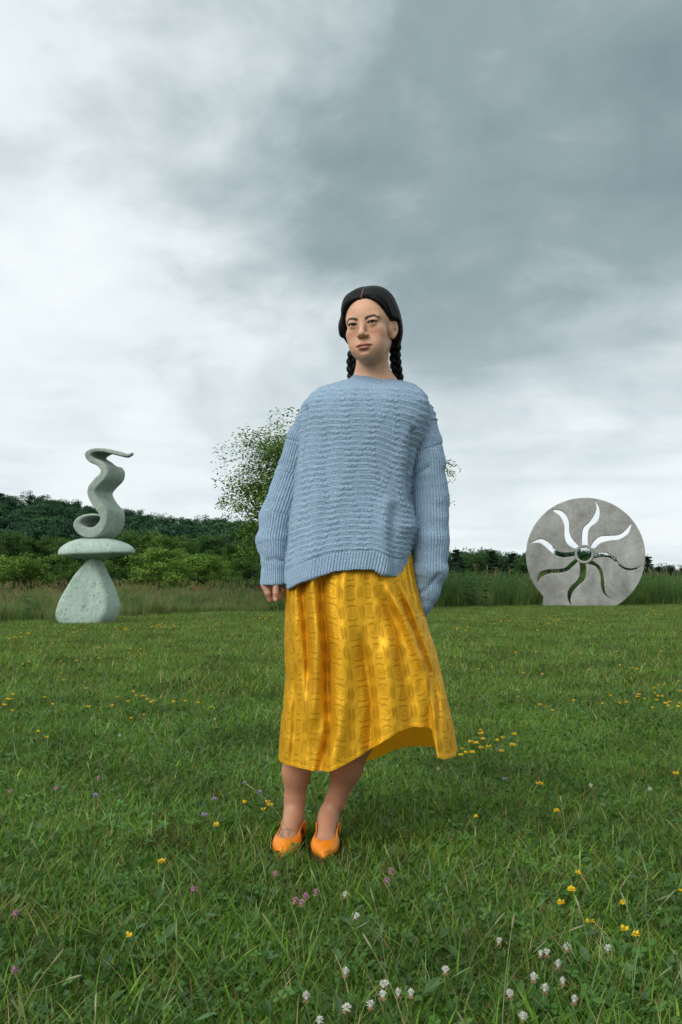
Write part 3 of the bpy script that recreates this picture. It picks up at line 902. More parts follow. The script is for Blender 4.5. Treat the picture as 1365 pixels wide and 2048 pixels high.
# ------------------------------------------------------------------ tall plants one can pick out
def leafy_plant(name, loc, h, nl, ll, col, label, group, seed):
    rnd.seed(seed)
    e = empty(name, loc)
    st = Bag(); lf = Bag()
    forb_s = Bag()
    for q in range(3):
        dx, dy = rnd.uniform(-.08, .08), rnd.uniform(-.08, .08)
        hh = h * rnd.uniform(.75, 1)
        V, F = tube([(dx, dy, 0), (dx * 1.5, dy * 1.5, hh * .5), (dx * 2.4, dy * 2, hh)], [.012, .009, .004], 5); st.add(V, F, np.array(col) * .8)
        for i in range(nl):
            s = .12 + .88 * i / nl
            c = np.array([dx * (1 + 1.4 * s), dy * (1 + s), hh * s])
            a = (i % 2) * PI + (i // 2) * 1.5 + rnd.gauss(0, .2)
            L_ = ll * (1.1 - .5 * s) * rnd.uniform(.85, 1.15)
            d_ = np.array([math.cos(a), math.sin(a), .55]); d_ /= np.linalg.norm(d_)
            sd = np.cross(d_, (0, 0, 1)); sd /= np.linalg.norm(sd)
            m1, m2, tp = c + d_ * L_ * .35, c + d_ * L_ * .7 - np.array([0, 0, .05 * L_]), c + d_ * L_ - np.array([0, 0, .2 * L_])
            wv = L_ * .2
            lf.add([c, m1 + sd * wv, m1 - sd * wv, m2 + sd * wv * .85, m2 - sd * wv * .85, tp], [[0, 1, 2, 2], [1, 3, 4, 2], [3, 5, 4, 4]], np.array(col) * rnd.uniform(.85, 1.3))
    link('stem', st.mesh('stem'), M['weeds'], e, False); link('leaves', lf.mesh('leaves', False), M['weeds'], e, False)
    return tag(e, label, 'plant', group)
def plant_at(px, ptop, Y, *a):
    tp = at(px, ptop, Y)
    leafy_plant(a[0], (tp.x, Y, 0), tp.z, *a[1:])
plant_at(183, 1166, 22.6, 'milkweed', 11, .22, (0.075, 0.15, 0.06), 'tall broad leaved weed standing just right of the sculpture base front', None, 3)
plant_at(62, 1180, 23.5, 'milkweed', 9, .2, (0.08, 0.14, 0.05), 'leafy weed left of the sculpture base', None, 4)
plant_at(940, 1142, 35.5, 'milkweed', 12, .26, (0.07, 0.155, 0.045), 'tall bright green weed right of the hanging sleeve', 'tall leafy weeds by the round sculpture', 5)
plant_at(968, 1150, 35.0, 'milkweed', 12, .24, (0.075, 0.15, 0.05), 'shorter bright weed beside the tall one, nearer the round sculpture', 'tall leafy weeds by the round sculpture', 6)
rnd.seed(5)

# ------------------------------------------------------------------ stone sculptures
def concrete(name, c0, c1, c2, scale, pits=0.5):
    m, t, out = new_mat(name)
    tcn = t.node('ShaderNodeTexCoord')
    P_ = tcn.outputs['Object']
    n1 = t.noise(P_, 1.4 * scale, 6, 0.6, 0.3)
    n2 = t.noise(P_, 9 * scale, 5, 0.7)
    n3 = t.noise(P_, 38 * scale, 3, 0.6)
    c = t.ramp(n1, [(0.3, c0), (0.52, c1), (0.72, c2)])
    c = t.mix(t.smooth(n2, 0.42, 0.75, 0, 0.6), c, t.mix(1.0, c, (0.62, 0.74, 0.68), 'MULTIPLY'))
    pit = t.smooth(t.noise(t.vmath('MULTIPLY', P_, (1, 1, .45)), 30 * scale, 4, 0.6), 0.60, 0.70)
    c = t.mix(t.math('MULTIPLY', pit, pits), c, (0.10, 0.15, 0.13))
    hgt = t.math('ADD', t.math('MULTIPLY', n2, .6), t.math('MULTIPLY', n3, .25))
    hgt = t.math('SUBTRACT', hgt, t.math('MULTIPLY', pit, pits * 0.8))
    streak = t.noise(t.vmath('MULTIPLY', P_, (1, 1, .12)), 6 * scale, 5, 0.65)
    c = t.mix(t.smooth(streak, 0.50, 0.72, 0, 0.42), c, t.mix(1.0, c, (0.58, 0.62, 0.58), 'MULTIPLY'))
    lich = t.smooth(t.noise(P_, 16 * scale, 4, .6), .64, .70)
    c = t.mix(t.math('MULTIPLY', lich, .35), c, (.50, .53, .47))
    principled(t, out, c, 0.88, 0.2, bump=hgt, bump_dist=0.035)
    return m
M['green_stone'] = concrete('green_stone', (0.27, 0.36, 0.315), (0.37, 0.47, 0.41), (0.43, 0.51, 0.455), 1.0, 0.38)
M['ribbon_stone'] = concrete('ribbon_stone', (0.24, 0.31, 0.27), (0.33, 0.39, 0.345), (0.41, 0.45, 0.41), 1.2, 0.2)
M['grey_concrete'] = concrete('grey_concrete', (0.20, 0.20, 0.185), (0.31, 0.315, 0.30), (0.41, 0.41, 0.39), 0.7, 0.12)
SY = 20.6
def zs_(zx, zy, Y=SY):                                      # close-up coordinates of the photo -> place
    p_ = at(90 + zx / 5.252, 880 + zy / 5.252, Y); return (p_.x, p_.z)
def catmull(P_, n):
    P_ = np.asarray(P_, float); m_ = len(P_)
    E = np.concatenate([[2 * P_[0] - P_[1]], P_, [2 * P_[-1] - P_[-2]]])
    out_ = []
    for i in range(m_ - 1):
        p0, p1, p2, p3 = E[i:i + 4]
        for u in np.linspace(0, 1, n, endpoint=False):
            out_.append(.5 * (2 * p1 + (p2 - p0) * u + (2 * p0 - 5 * p1 + 4 * p2 - p3) * u * u + (3 * p1 - p0 - 3 * p2 + p3) * u ** 3))
    out_.append(P_[-1])
    return np.array(out_)
def poly_sdf(P_):
    P_ = np.asarray(P_, float); Q_ = np.roll(P_, -1, 0)
    def fn(x, z):
        d_ = np.full(np.broadcast(x, z).shape, 1e9, np.float32); ins = np.zeros(d_.shape, bool)
        for (ax, az), (bx, bz) in zip(P_, Q_):
            ex, ez = bx - ax, bz - az
            t_ = np.clip(((x - ax) * ex + (z - az) * ez) / (ex * ex + ez * ez + 1e-12), 0, 1)
            d_ = np.minimum(d_, np.hypot(x - ax - t_ * ex, z - az - t_ * ez))
            if az != bz: ins ^= ((az > z) != (bz > z)) & (x < ex * (z - az) / ez + ax)
        return np.where(ins, -d_, d_)
    return fn
ox = at(172, 1248, SY).x
sculpture = empty('stone_sculpture', (ox, SY, 0))
tag(sculpture, 'pale green stone sculpture, a twisting ribbon on a flat cap on a boulder', 'sculpture')
def rough_mesh(V, Q, amp, sc, seed):
    V = laplacian(V, Q, 1); N = vnormals(V, Q)
    return V + N * (vnoise(V, sc, seed, 4) * amp)[:, None]
# boulder
out2 = catmull([zs_(*p) for p in [(445, 1262), (330, 1400), (240, 1550), (165, 1710), (145, 1830), (165, 1900), (225, 1955), (330, 1980), (540, 1975), (640, 1900), (688, 1800), (690, 1680), (645, 1540), (585, 1400), (530, 1275), (490, 1235), (445, 1262)]], 4)[:-1]
f2 = poly_sdf(out2)
hd = 0.36; sh = 0.16 / (2 * hd)
fb = Field(np.arange(-1.1 + ox, 1.1 + ox, .022), np.arange(SY - .6, SY + .75, .022), np.arange(-.25, 1.75, .022))
def bfn(X, Y, Z):
    y = Y - SY
    tap = 0.60 + 0.40 * np.clip((1.55 - Z) / 1.3, 0, 1)
    d2 = f2(X - sh * (y + hd), Z)
    return smax(d2 + 0.0 * y, np.abs(y - 0.0) - hd * tap, 0.12)
fb.apply(bfn, (-99, -99, -99), (99, 999, 99))
V, Q = fb.mesh()
V = rough_mesh(V, Q, 0.012, 5.0, 3)
link('boulder', np_mesh('boulder', V, Q), M['green_stone'], sculpture)
# cap
cxz = zs_(548, 1205)
fc = Field(np.arange(cxz[0] - .95, cxz[0] + .95, .02), np.arange(SY - .7, SY + .75, .02), np.arange(cxz[1] - .3, cxz[1] + .6, .02))
def cfn(X, Y, Z):
    x, y, z = X - cxz[0], Y - SY, Z - cxz[1]
    x2 = x + 0.06
    up = ((x2 / np.where(x2 < 0, .74, .88)) ** 2 + (y / .60) ** 2 + (np.maximum(z, 0) / .36) ** 2)
    dome = (np.sqrt(up) - 1) * 0.33
    under = -(z + 0.075 * (1 - (x / .8) ** 2 - (y / .6) ** 2) - 0.035 * x) - .0
    rim = np.abs(x) - .79
    return smax(smax(dome, under, .04), rim, .05)
fc.apply(cfn, (-99, -99, -99), (99, 999, 99))
V, Q = fc.mesh()
V = rough_mesh(V, Q, 0.010, 5.0, 7)
link('stone_cap', np_mesh('stone_cap', V, Q), M['green_stone'], sculpture)
# ribbon
RB = [(938, 160, 13), (925, 172, 16), (865, 178, 19), (760, 150, 24), (640, 124, 21), (545, 128, 23), (482, 165, 31), (510, 218, 31), (592, 258, 32), (652, 318, 38), (643, 388, 42), (585, 448, 44), (527, 520, 44), (525, 590, 44), (575, 680, 46), (640, 765, 46), (650, 845, 40), (615, 925, 48), (550, 975, 56), (465, 978, 54), (392, 935, 47), (368, 878, 34), (405, 832, 24), (470, 803, 16), (545, 796, 13), (612, 806, 10)]
C3 = catmull([(*zs_(a_, b_), h_ * .00197) for a_, b_, h_ in RB], 4)
fr = Field(np.arange(C3[:, 0].min() - .15, C3[:, 0].max() + .45, .016), np.arange(SY - .45, SY + .55, .022), np.arange(C3[:, 1].min() - .15, C3[:, 1].max() + .12, .016))
x_tip0, _z = zs_(640, 120); x_tip1, _z = zs_(940, 120); z_hi = zs_(0, 260)[1]
def rfn(X, Y, Z):
    y = Y - SY
    hd_ = np.where(Z > z_hi, np.interp(X, [x_tip0, x_tip1], [.30, .045]), .33)
    yc = -.30 + hd_
    shx = X - (y + .30) * (0.22 / .62)
    d_ = None
    for (x0, z0, h0), (x1, z1, h1) in zip(C3[:-1], C3[1:]):
        ex, ez = x1 - x0, z1 - z0
        t_ = np.clip(((shx - x0) * ex + (Z - z0) * ez) / (ex * ex + ez * ez), 0, 1)
        q = np.hypot(shx - x0 - t_ * ex, Z - z0 - t_ * ez) - (h0 + (h1 - h0) * t_)
        d_ = q if d_ is None else np.minimum(d_, q)
    return smax(d_, np.abs(y - yc) - hd_, .035)
fr.apply(rfn, (-99, -99, -99), (99, 999, 99))
V, Q = fr.mesh()
V = rough_mesh(V, Q, 0.006, 7.0, 9)
link('ribbon', np_mesh('ribbon', V, Q), M['ribbon_stone'], sculpture)

# sun wheel
DY = 36.6
_d0 = at(1030 + 571 / 4.075, 1100, DY); WAZ = math.atan2(_d0.x, DY)
def dz_(zx, zy):                                            # in the plane of the disc, which is turned to face the viewer's side of the field
    p_ = at(1030 + zx / 4.075, 970 + zy / 4.075, DY); return np.array((_d0.x + (p_.x - _d0.x) * math.cos(WAZ), p_.z))
dc = dz_(571, 575); DR = 479 * DY / FPX / 4.075 * .985
wheel = empty('round_sculpture', (dc[0], DY, 0), -WAZ)
tag(wheel, 'large round grey concrete sculpture cut through by eight wavy sun rays around a hub', 'sculpture')
SL = [
 ([(303, 196), (370, 205), (415, 240), (440, 300), (445, 380), (470, 440), (522, 497)], [(318, 212), (370, 255), (400, 320), (405, 420), (430, 480), (492, 524)]),
 ([(636, 104), (680, 170), (692, 240), (670, 300), (610, 350), (595, 420), (597, 492)], [(665, 172), (655, 230), (610, 300), (560, 350), (548, 420), (548, 493)]),
 ([(950, 312), (900, 372), (850, 408), (780, 415), (700, 420), (650, 455), (615, 508)], [(943, 345), (920, 400), (850, 445), (770, 455), (700, 475), (660, 510), (637, 538)]),
 ([(1034, 658), (960, 680), (900, 675), (850, 640), (810, 590), (750, 555), (690, 553), (648, 570)], [(980, 692), (920, 698), (860, 672), (820, 630), (770, 595), (710, 589), (648, 601)]),
 ([(822, 946), (760, 905), (735, 860), (728, 780), (715, 710), (690, 660), (632, 618)], [(740, 900), (705, 840), (700, 760), (685, 700), (650, 660), (590, 640)]),
 ([(466, 996), (455, 930), (475, 870), (520, 820), (570, 770), (585, 700), (575, 643)], [(448, 965), (433, 930), (430, 880), (455, 830), (510, 775), (530, 720), (530, 637)]),
 ([(174, 796), (220, 745), (290, 720), (370, 715), (430, 700), (490, 650), (514, 622)], [(190, 735), (215, 705), (260, 690), (350, 685), (410, 675), (450, 640), (496, 602)]),
 ([(112, 472), (190, 438), (240, 445), (290, 480), (330, 525), (380, 548), (440, 550), (492, 545)], [(150, 468), (200, 468), (240, 495), (290, 540), (340, 575), (400, 590), (450, 585), (494, 578)])]
def slab_mesh(name, d2, half, ctr, R_, thick, step=.016, rough=0.006):
    """d2(x, z): outline distance in the disc's own plane -> slab of the given thickness"""
    fx = np.arange(ctr[0] - R_ - .06, ctr[0] + R_ + .06, step); fz = np.arange(ctr[1] - R_ - .06, ctr[1] + R_ + .06, step)
    fy = np.arange(-thick / 2 - .05, thick / 2 + .06, .03)
    D2 = d2(fx[:, None], fz[None, :])
    F_ = Field(fx, fy, fz)
    F_.F = smax(D2[:, None, :], np.abs(fy)[None, :, None] - thick / 2, .02).astype(np.float32)
    V, Q = F_.mesh()
    N = vnormals(V, Q)
    V = V + N * (vnoise(V, 4.0, 4, 3) * rough)[:, None]
    return np_mesh(name, V, Q)
slots = []
for up, lo in SL:
    A_ = catmull([dz_(*p) - dc for p in up], 6); B_ = catmull([dz_(*p) - dc for p in [up[0]] + lo], 6)[1:]
    slots.append(poly_sdf(np.concatenate([A_, B_[::-1]])))
hubc = dz_(567, 564) - dc
HR = 76 * DY / FPX / 4.075
def disc_d(x, z):
    d_ = np.hypot(x, z) - DR
    for f_ in slots: d_ = np.maximum(d_, -f_(x, z) - .004)
    return np.maximum(d_, HR * .93 - np.hypot(x - hubc[0], z - hubc[1]))
disc = link('disc', slab_mesh('disc', disc_d, 0, (0, 0), DR, .20), M['grey_concrete'], wheel, False)
disc.location = (0, 0, dc[1])
hub = link('hub_ring', slab_mesh('hub_ring', lambda x, z: np.abs(np.hypot(x, z) - HR * .87) - HR * .13, 0, (0, 0), HR, .28, rough=.002), M['grey_concrete'], wheel, False)
hub.location = (hubc[0], 0, dc[1] + hubc[1])
pf = [dz_(*p) - (dc[0], 0) for p in [(232, 905), (222, 1010), (440, 1010), (430, 985), (300, 930)]]
foot = Bag()
for sgn in (0,):
    V = [(x, -.22, z) for x, z in pf] + [(x, .30, z) for x, z in pf]
    n_ = len(pf)
    F = [[i, (i + 1) % n_, (i + 1) % n_ + n_, i + n_] for i in range(n_)] + [[0, 4, 3, 2], [0, 2, 1, 1], [5, 7, 8, 9], [5, 6, 7, 7]]
    foot.add(V, F)
pl = foot.mesh('foot', False)
link('foot', pl, M['grey_concrete'], wheel, False)
# ================================================================== the person
def rot(ax, deg):
    return np.array(Matrix.Rotation(math.radians(deg), 3, ax))
PXM = 3.2 / FPX
HR_ = rot('Y', -3.6) @ rot('Z', -19.0) @ rot('X', 5.0)       # head: turned to her right, tilted, chin slightly down
mid_eye = np.array(at(724, 647.2, 3.055))
HC = mid_eye - HR_ @ np.array([0, -.090, 0])
HF = (HR_, HC)
def hl(p): return HR_ @ np.array(p) + HC                    # head space -> place

# ---- feet
def foot_frame(ax_px, ax_py, toe_px, toe_py, Yh):
    heel = np.array(at(ax_px, ax_py, Yh)); heel[2] = 0
    toe = np.array(on_ground(toe_px, toe_py))
    f = toe - heel; f[2] = 0; f /= np.linalg.norm(f)
    R = np.stack([np.array([-f[1], f[0], 0]), f, [0, 0, 1]], 1)   # local x side, y forward, z up
    return R, heel - f * 0.035 + np.array([0, 0, 0.012])
FOOT = [foot_frame(589, 1640, 566, 1716, 3.285), foot_frame(657, 1642, 645, 1722, 3.26)]
def foot_prims(inf=0.0):
    return [(ellip((0, .032, .034), (.031 + inf, .036 + inf, .034 + inf)), .02),
            (rcone((0, .038, .090), (0, .038, .045), .027 + inf, .031 + inf), .02),
            (rcone((.002, .075, .070), (.004, .150, .036), .030 + inf, .027 + inf), .03),
            (ellip((.003, .165, .024), (.0385 + inf, .055 + inf, .022 + inf)), .02),
            (ellip((.006, .205, .018), (.030 + inf, .040 + inf, .016 + inf)), .02)]

def build_body():
    hx0, hx1 = HC[0] - .10, HC[0] + .105
    hand_l, hand_r = at(518, 1180, 3.17).x, at(575, 1180, 3.17).x
    xs = np.concatenate([np.arange(-.36, hand_l, .008), np.arange(hand_l, hand_r, .0016), np.arange(hand_r, hx0, .005), np.arange(hx0, hx1, .0016), np.arange(hx1, .40, .008)])
    ys = np.concatenate([np.arange(2.93, HC[1] - .135, .006), np.arange(HC[1] - .135, HC[1] + .02, .0017), np.arange(HC[1] + .02, 3.46, .0045)])
    chin = HC[2] - .15
    hz0, hz1 = at(540, 1212, 3.17).z, at(540, 1150, 3.17).z
    zs = np.concatenate([np.arange(0, .14, .0035), np.arange(.14, hz0, .009), np.arange(hz0, hz1, .0017), np.arange(hz1, chin, .009), np.arange(chin, HC[2] + .15, .0016)])
    B = Field(xs, ys, zs)
    A = lambda px, py, Y: np.array(at(px, py, Y))
    # torso, hips, shoulders (hidden under the clothes, kept slim)
    for a, b, ra, rb, k in [
        (A(752, 800, 3.22), A(740, 900, 3.22), .095, .100, .03), (A(740, 900, 3.22), A(720, 1010, 3.22), .10, .105, .05),
        (A(720, 1010, 3.22), A(705, 1130, 3.22), .105, .125, .05), (A(665, 1140, 3.22), A(745, 1140, 3.22), .095, .095, .05),
        (A(660, 822, 3.22), A(835, 830, 3.22), .040, .040, .03),
        # arms
        (A(640, 828, 3.22), A(585, 950, 3.245), .040, .036, .02), (A(585, 950, 3.245), A(553, 1050, 3.225), .036, .033, .02),
        (A(553, 1050, 3.225), A(547, 1140, 3.19), .033, .024, .02), (A(547, 1140, 3.19), A(546, 1166, 3.18), .024, .023, .01),
        (A(845, 835, 3.22), A(862, 990, 3.24), .040, .033, .02), (A(862, 990, 3.24), A(858, 1120, 3.22), .033, .024, .02), (A(858, 1120, 3.22), A(853, 1165, 3.2), .024, .020, .02),
        # legs: thigh, calf, ankle
        (A(672, 1150, 3.22), A(612, 1400, 3.22), .075, .056, .04), (A(612, 1400, 3.22), A(601, 1480, 3.25), .050, .047, .03),
        (A(601, 1480, 3.25), A(594, 1545, 3.265), .047, .0415, .03), (A(593, 1545, 3.265), A(590, 1600, 3.28), .042, .031, .03), (A(590, 1600, 3.28), A(588, 1636, 3.285), .031, .0270, .02),
        (A(742, 1150, 3.22), A(727, 1395, 3.16), .075, .056, .04), (A(727, 1395, 3.16), A(712, 1480, 3.20), .053, .052, .03),
        (A(712, 1480, 3.20), A(694, 1535, 3.225), .052, .047, .03), (A(694, 1535, 3.225), A(672, 1602, 3.25), .045, .0295, .03), (A(672, 1602, 3.25), A(656, 1638, 3.26), .0295, .0265, .02)]:
        add_prim(B, rcone(a, b, ra, rb), k)
    for fr in FOOT:
        for pr, k in foot_prims(): add_prim(B, pr, k, frame=fr)
    # the hand hidden in the long sleeve: a relaxed hand, fingers down
    w0 = A(853, 1165, 3.2)
    for q in range(4):
        add_prim(B, rcone(w0 + (0, -.018 + .012 * q, -.02), w0 + (-.004, -.010 + .006 * q, -.045 + .004 * abs(q - 1)), .0095, .007), .008)
    add_prim(B, rcone(w0 + (0, -.025, -.005), w0 + (-.005, -.015, -.035), .011, .008), .008)
    # the visible fist: thumb hanging straight down in front of curled fingers
    def hz(zx, zy, dy): return np.array(at(500 + zx / 13.65, 1140 + zy / 13.65, 3.17 + dy))
    s = PXM / 13.65
    for a, b, ra, rb, k in [
        (hz(560, 380, .012), hz(600, 640, .018), .023, .018, .006),                # palm
        (hz(400, 440, -.004), hz(500, 640, -.010), .0115, .0105, .005),            # index: first bone
        (hz(500, 640, -.010), hz(560, 810, -.003), .0105, .0092, .003),            # index: bend
        (hz(560, 810, -.003), hz(640, 760, .012), .0090, .0080, .003),             # index: curled tip
        (hz(430, 480, .016), hz(530, 760, .014), .0110, .0095, .002),              # middle finger behind it
        (hz(530, 760, .014), hz(660, 800, .026), .0090, .0080, .002),
        (hz(520, 480, .034), hz(600, 770, .034), .0105, .0090, .002),              # ring finger
        (hz(600, 770, .034), hz(720, 760, .040), .0085, .0075, .002),
        (hz(640, 480, .050), hz(700, 700, .050), .0095, .0080, .002),              # little finger
        (hz(850, 400, .014), hz(900, 560, .010), .0105, .0095, .004),              # heel of the hand and curled fingertips on the right
        (hz(900, 560, .010), hz(825, 760, .006), .0092, .0078, .002),
        (hz(710, 380, -.018), hz(712, 640, -.026), .0108, .0098, .003),            # thumb
        (hz(712, 640, -.026), hz(700, 800, -.024), .0100, .0088, .0015)]:
        add_prim(B, rcone(a, b, ra, rb), k, pad=.012)
    # neck
    nb = A(746, 790, 3.225)
    add_prim(B, rcone(hl((-.003, .018, -.050)), nb, .0485, .055), .016)
    add_prim(B, rcone(hl((0, .018, -.050)) * .25 + nb * .75, nb + (0, .01, -.05), .056, .085), .04)
    for sx in (-1, 1):
        add_prim(B, rcone(hl((sx * .046 - .003, .022, -.058)), nb + (sx * .012, -.048, .0), .009, .010), .02)
    # ---------------- head, metres in head space: x her left, y back, z up, eyes at z = 0
    H = lambda prim, k=.01, op='u': add_prim(B, prim, k, op, frame=HF)
    H(ellip((0, .010, .032), (.074, .094, .082)), .02)
    H(ellip((0, -.028, .020), (.063, .062, .060)), .02)                          # forehead
    H(ellip((0, -.022, -.038), (.0570, .061, .068)), .02)                        # midface
    for sx in (-1, 1): H(rcone((sx * .027, -.050, -.085), (sx * .0415, .005, -.050), .018, .018), .022)   # jaw
    H(ellip((0, -.061, -.0905), (.022, .024, .0215)), .026)                       # chin
    H(ellip((0, -.030, -.091), (.036, .040, .018)), .02)
    for sx in (-1, 1):
        H(ellip((sx * .040, -.055, -.028), (.024, .024, .021)), .022)            # cheekbone
        H(ellip((sx * .035, -.056, -.062), (.020, .024, .024)), .025)            # cheek
        H(ellip((sx * .030, -.072, .020), (.022, .010, .0080)), .014)            # brow ridge
    H(ellip((0, -.070, -.070), (.025, .021, .024)), .022)                        # mouth mound
    for sx in (-1, 1):
        H(ellip((sx * .034, -.0655, -.0175), (.021, .0145, .013)), .012)            # below the eye
        H(ellip((sx * .0315, -.0965, .0015), (.016, .0105, .0095)), .012, 's')     # socket
        H(ellip((sx * .0315, -.0775, -.0005), (.0138, .0138, .0135)), .007)      # lids over the ball
        H(ellip((sx * .0315, -.0755, .0085), (.0160, .0140, .0070)), .006)       # upper lid fold
    H(rcone((0, -.083, .004), (0, -.1000, -.0275), .0074, .0090), .014)            # nose bridge
    H(ellip((0, -.1035, -.0335), (.0096, .0095, .0086)), .009)                    # tip
    for sx in (-1, 1):
        H(ellip((sx * .0125, -.0930, -.0368), (.0068, .0095, .0068)), .006)      # wings
    H(ellip((0, -.094, -.0408), (.006, .011, .005)), .005)
    for sx in (-1, 1):
        H(ellip((sx * .0068, -.0955, -.0434), (.0038, .0058, .0032)), .003, 's') # nostrils
    # philtrum and lips
    H(ellip((0, -.0955, -.053), (.0030, .0035, .007)), .006, 's')
    for sx in (-1, 1):
        H(ellip((sx * .0085, -.0905, -.0655), (.0130, .0085, .0052)), .005)      # upper lip halves
    H(ellip((0, -.0895, -.0765), (.0165, .0092, .0062)), .005)                   # lower lip
    def mouthline(X, Y, Z):
        zc = -.0708 + .0016 * np.cos(X / .0085 * 1.2) * np.exp(-(X / .014) ** 2) + .9 * X * X
        return np.maximum(np.hypot((Z - zc), (Y + .0985 + 0 * X) * .35) - .0013, np.abs(X) - .0235)
    B_lo, B_hi = np.array([-.026, -.105, -.076]), np.array([.026, -.080, -.064])
    add_prim(B, (mouthline, B_lo, B_hi), .0022, 's', frame=HF)
    H(ellip((0, -.0925, -.0865), (.013, .006, .0042)), .008, 's')                # dip above the chin
    for sx in (-1, 1):
        H(ellip((sx * .0250, -.086, -.0708), (.0022, .0035, .0020)), .004, 's')   # mouth corners
    # eye openings
    def almond(sx):
        def fn(X, Y, Z):
            x = (X - sx * .0315) * sx; z = Z - .0005 - .10 * x
            up = .0046 * (1 - np.abs((x + .0015) / .0150) ** 2.1); lo = -.0031 * (1 - np.abs((x - .001) / .0150) ** 2.2)
            d_ = np.maximum(z - up, lo - z)
            return np.maximum(d_, Y + .0765)
        return fn, np.array([sx * .0315 - .017, -.105, -.008]), np.array([sx * .0315 + .017, -.0765, .009])
    for sx in (-1, 1): add_prim(B, almond(sx), .0008, 's', frame=HF)
    # ears
    for sx in (-1, 1):
        EF = (HR_ @ rot('Z', sx * -32) @ rot('X', -10), hl((sx * .0765, .006, -.016)))
        E = lambda prim, k=.004, op='u': add_prim(B, prim, k, op, frame=EF)
        H(ellip((sx * .0685, -.006, -.014), (.0085, .012, .022)), .008)
        E(ellip((sx * .001, 0, .004), (.0055, .0165, .0270)), .005)
        E(ellip((0, -.004, -.021), (.0055, .0095, .0115)), .006)
        E(ellip((sx * .0065, .001, .006), (.0045, .0105, .0190)), .004, 's')
        E(ellip((sx * .004, .000, .006), (.0028, .0045, .0120)), .004)
        E(ellip((sx * .0055, .001, -.006), (.0032, .0050, .0070)), .003, 's')
    V, Q = B.mesh()
    # colours
    L = (V - HC) @ HR_
    n = len(V)
    nz = vnoise(V, 60, 5, 3)
    base = np.tile([.55, .325, .212], (n, 1)) * (1 + .04 * nz)[:, None]
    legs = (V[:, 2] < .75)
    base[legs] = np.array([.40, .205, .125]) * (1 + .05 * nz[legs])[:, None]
    hand = (V[:, 0] < -.12) & (V[:, 2] > .70) & (V[:, 2] < 1.0)
    base[hand] = np.array([.42, .22, .150])
    x, y, z = L.T
    face = (y < .02) & (z > -.14) & (z < .12) & (np.abs(x) < .09)
    def mixc(m_, c):
        m_ = np.clip(m_, 0, 1)[:, None] * face[:, None]
        return base * (1 - m_) + np.array(c) * m_
    for sx in (-1, 1):                                          # cheeks and eyes
        base = mixc(.38 * np.exp(-(((x - sx * .042) / .020) ** 2 + ((z + .030) / .013) ** 2)), (.56, .19, .135))
        base = mixc(.42 * np.exp(-(((x - sx * .032) / .018) ** 2 + ((z - .0065) / .0060) ** 2)) * (y < -.06), (.26, .12, .085))
        xx = (x - sx * .0315) * sx
        zb = .0176 + .0030 * np.exp(-((xx - .008) / .012) ** 2) - .0055 * sst(xx, .010, .023) - .0035 * sst(-xx, .006, .020)
        wb = np.interp(xx, [-.021, -.016, -.002, .010, .025], [.0016, .0046, .0048, .0038, .0006])
        br = sst(-np.abs(z - zb) + wb, -.0012, .0012) * (xx > -.021) * (xx < .0225) * (y < -.04)
        base = mixc(br * (.92 + .2 * vnoise(L * [3, 1, 1], 300, 9, 2)), (.030, .018, .013))
        # lash line on both lid edges
        xe = xx; ze = z - .0005 - .10 * xe
        up = .0046 * (1 - np.abs((xe + .0015) / .0150).clip(0, 1) ** 2.1); lo = -.0031 * (1 - np.abs((xe - .001) / .0150).clip(0, 1) ** 2.2)
        on = (np.abs(xe) < .0165) & (y < -.07)
        base = mixc(on * sst(-np.abs(ze - up - .0002), -.0017, -.0006) * .95, (.012, .008, .007))
        base = mixc(on * sst(-np.abs(ze - lo), -.0012, -.0004) * .30, (.06, .03, .02))
    zc = -.0708 + .9 * x * x
    cup = np.where(z > zc, .0098 - .0016 * np.exp(-(x / .0028) ** 2) + .0018 * np.exp(-((np.abs(x) - .006) / .004) ** 2), .0120)
    env = np.sqrt(np.clip(1 - (np.abs(x) / .0238) ** 1.9, 0, 1))
    lip = sst(cup * env - np.abs(z - zc), -.0010, .0010) * (np.abs(x) < .0238) * (y < -.06)
    base = mixc(lip, (.36, .135, .100))
    base = mixc(lip * sst(-np.abs(z - zc), -.0016, -.0004) * .8, (.09, .022, .02))
    base = mixc(.22 * np.exp(-((np.abs(x) - .011) / .008) ** 2 - ((z + .040) / .010) ** 2), (.50, .18, .12))
    # thumb nail and the inked drawings on foot and shin
    tn = np.array(hz(703, 800, -.034)); dn = np.sqrt(((V[:, 0] - tn[0]) / .0052) ** 2 + ((V[:, 2] - tn[2]) / .0068) ** 2)
    nail = (dn < 1) & (V[:, 1] < tn[1] + .004) & hand
    base[nail] = (.62, .42, .35)
    F0 = (V - FOOT[0][1]) @ FOOT[0][0]
    def ink(P_, path, wd, col, fr):
        m_ = np.zeros(n)
        for (ax, ay), (bx, by) in zip(path[:-1], path[1:]):
            e = np.array([bx - ax, by - ay]); t_ = np.clip(((P_[:, 0] - ax) * e[0] + (P_[:, 1] - ay) * e[1]) / (e @ e + 1e-12), 0, 1)
            m_ = np.maximum(m_, sst(-np.hypot(P_[:, 0] - ax - t_ * e[0], P_[:, 1] - ay - t_ * e[1]), -wd * 1.6, -wd * .4))
        m_ = (m_ * fr)[:, None]
        return base * (1 - m_) + np.array(col) * m_
    # coordinates seen from the front: photo pixels of each body point
    rel = V - np.array([0, 0, EYE]); cp, sp = math.cos(PITCH), math.sin(PITCH)
    dpt = rel[:, 1] * cp + rel[:, 2] * sp
    PXY = np.stack([682.5 + FPX * rel[:, 0] / dpt, 1024 - FPX * (-rel[:, 1] * sp + rel[:, 2] * cp) / dpt], 1)
    zm = lambda pts: [(520 + a / 6.2, 1480 + b / 6.2) for a, b in pts]
    low = (V[:, 2] < .16) & (PXY[:, 0] < 625)
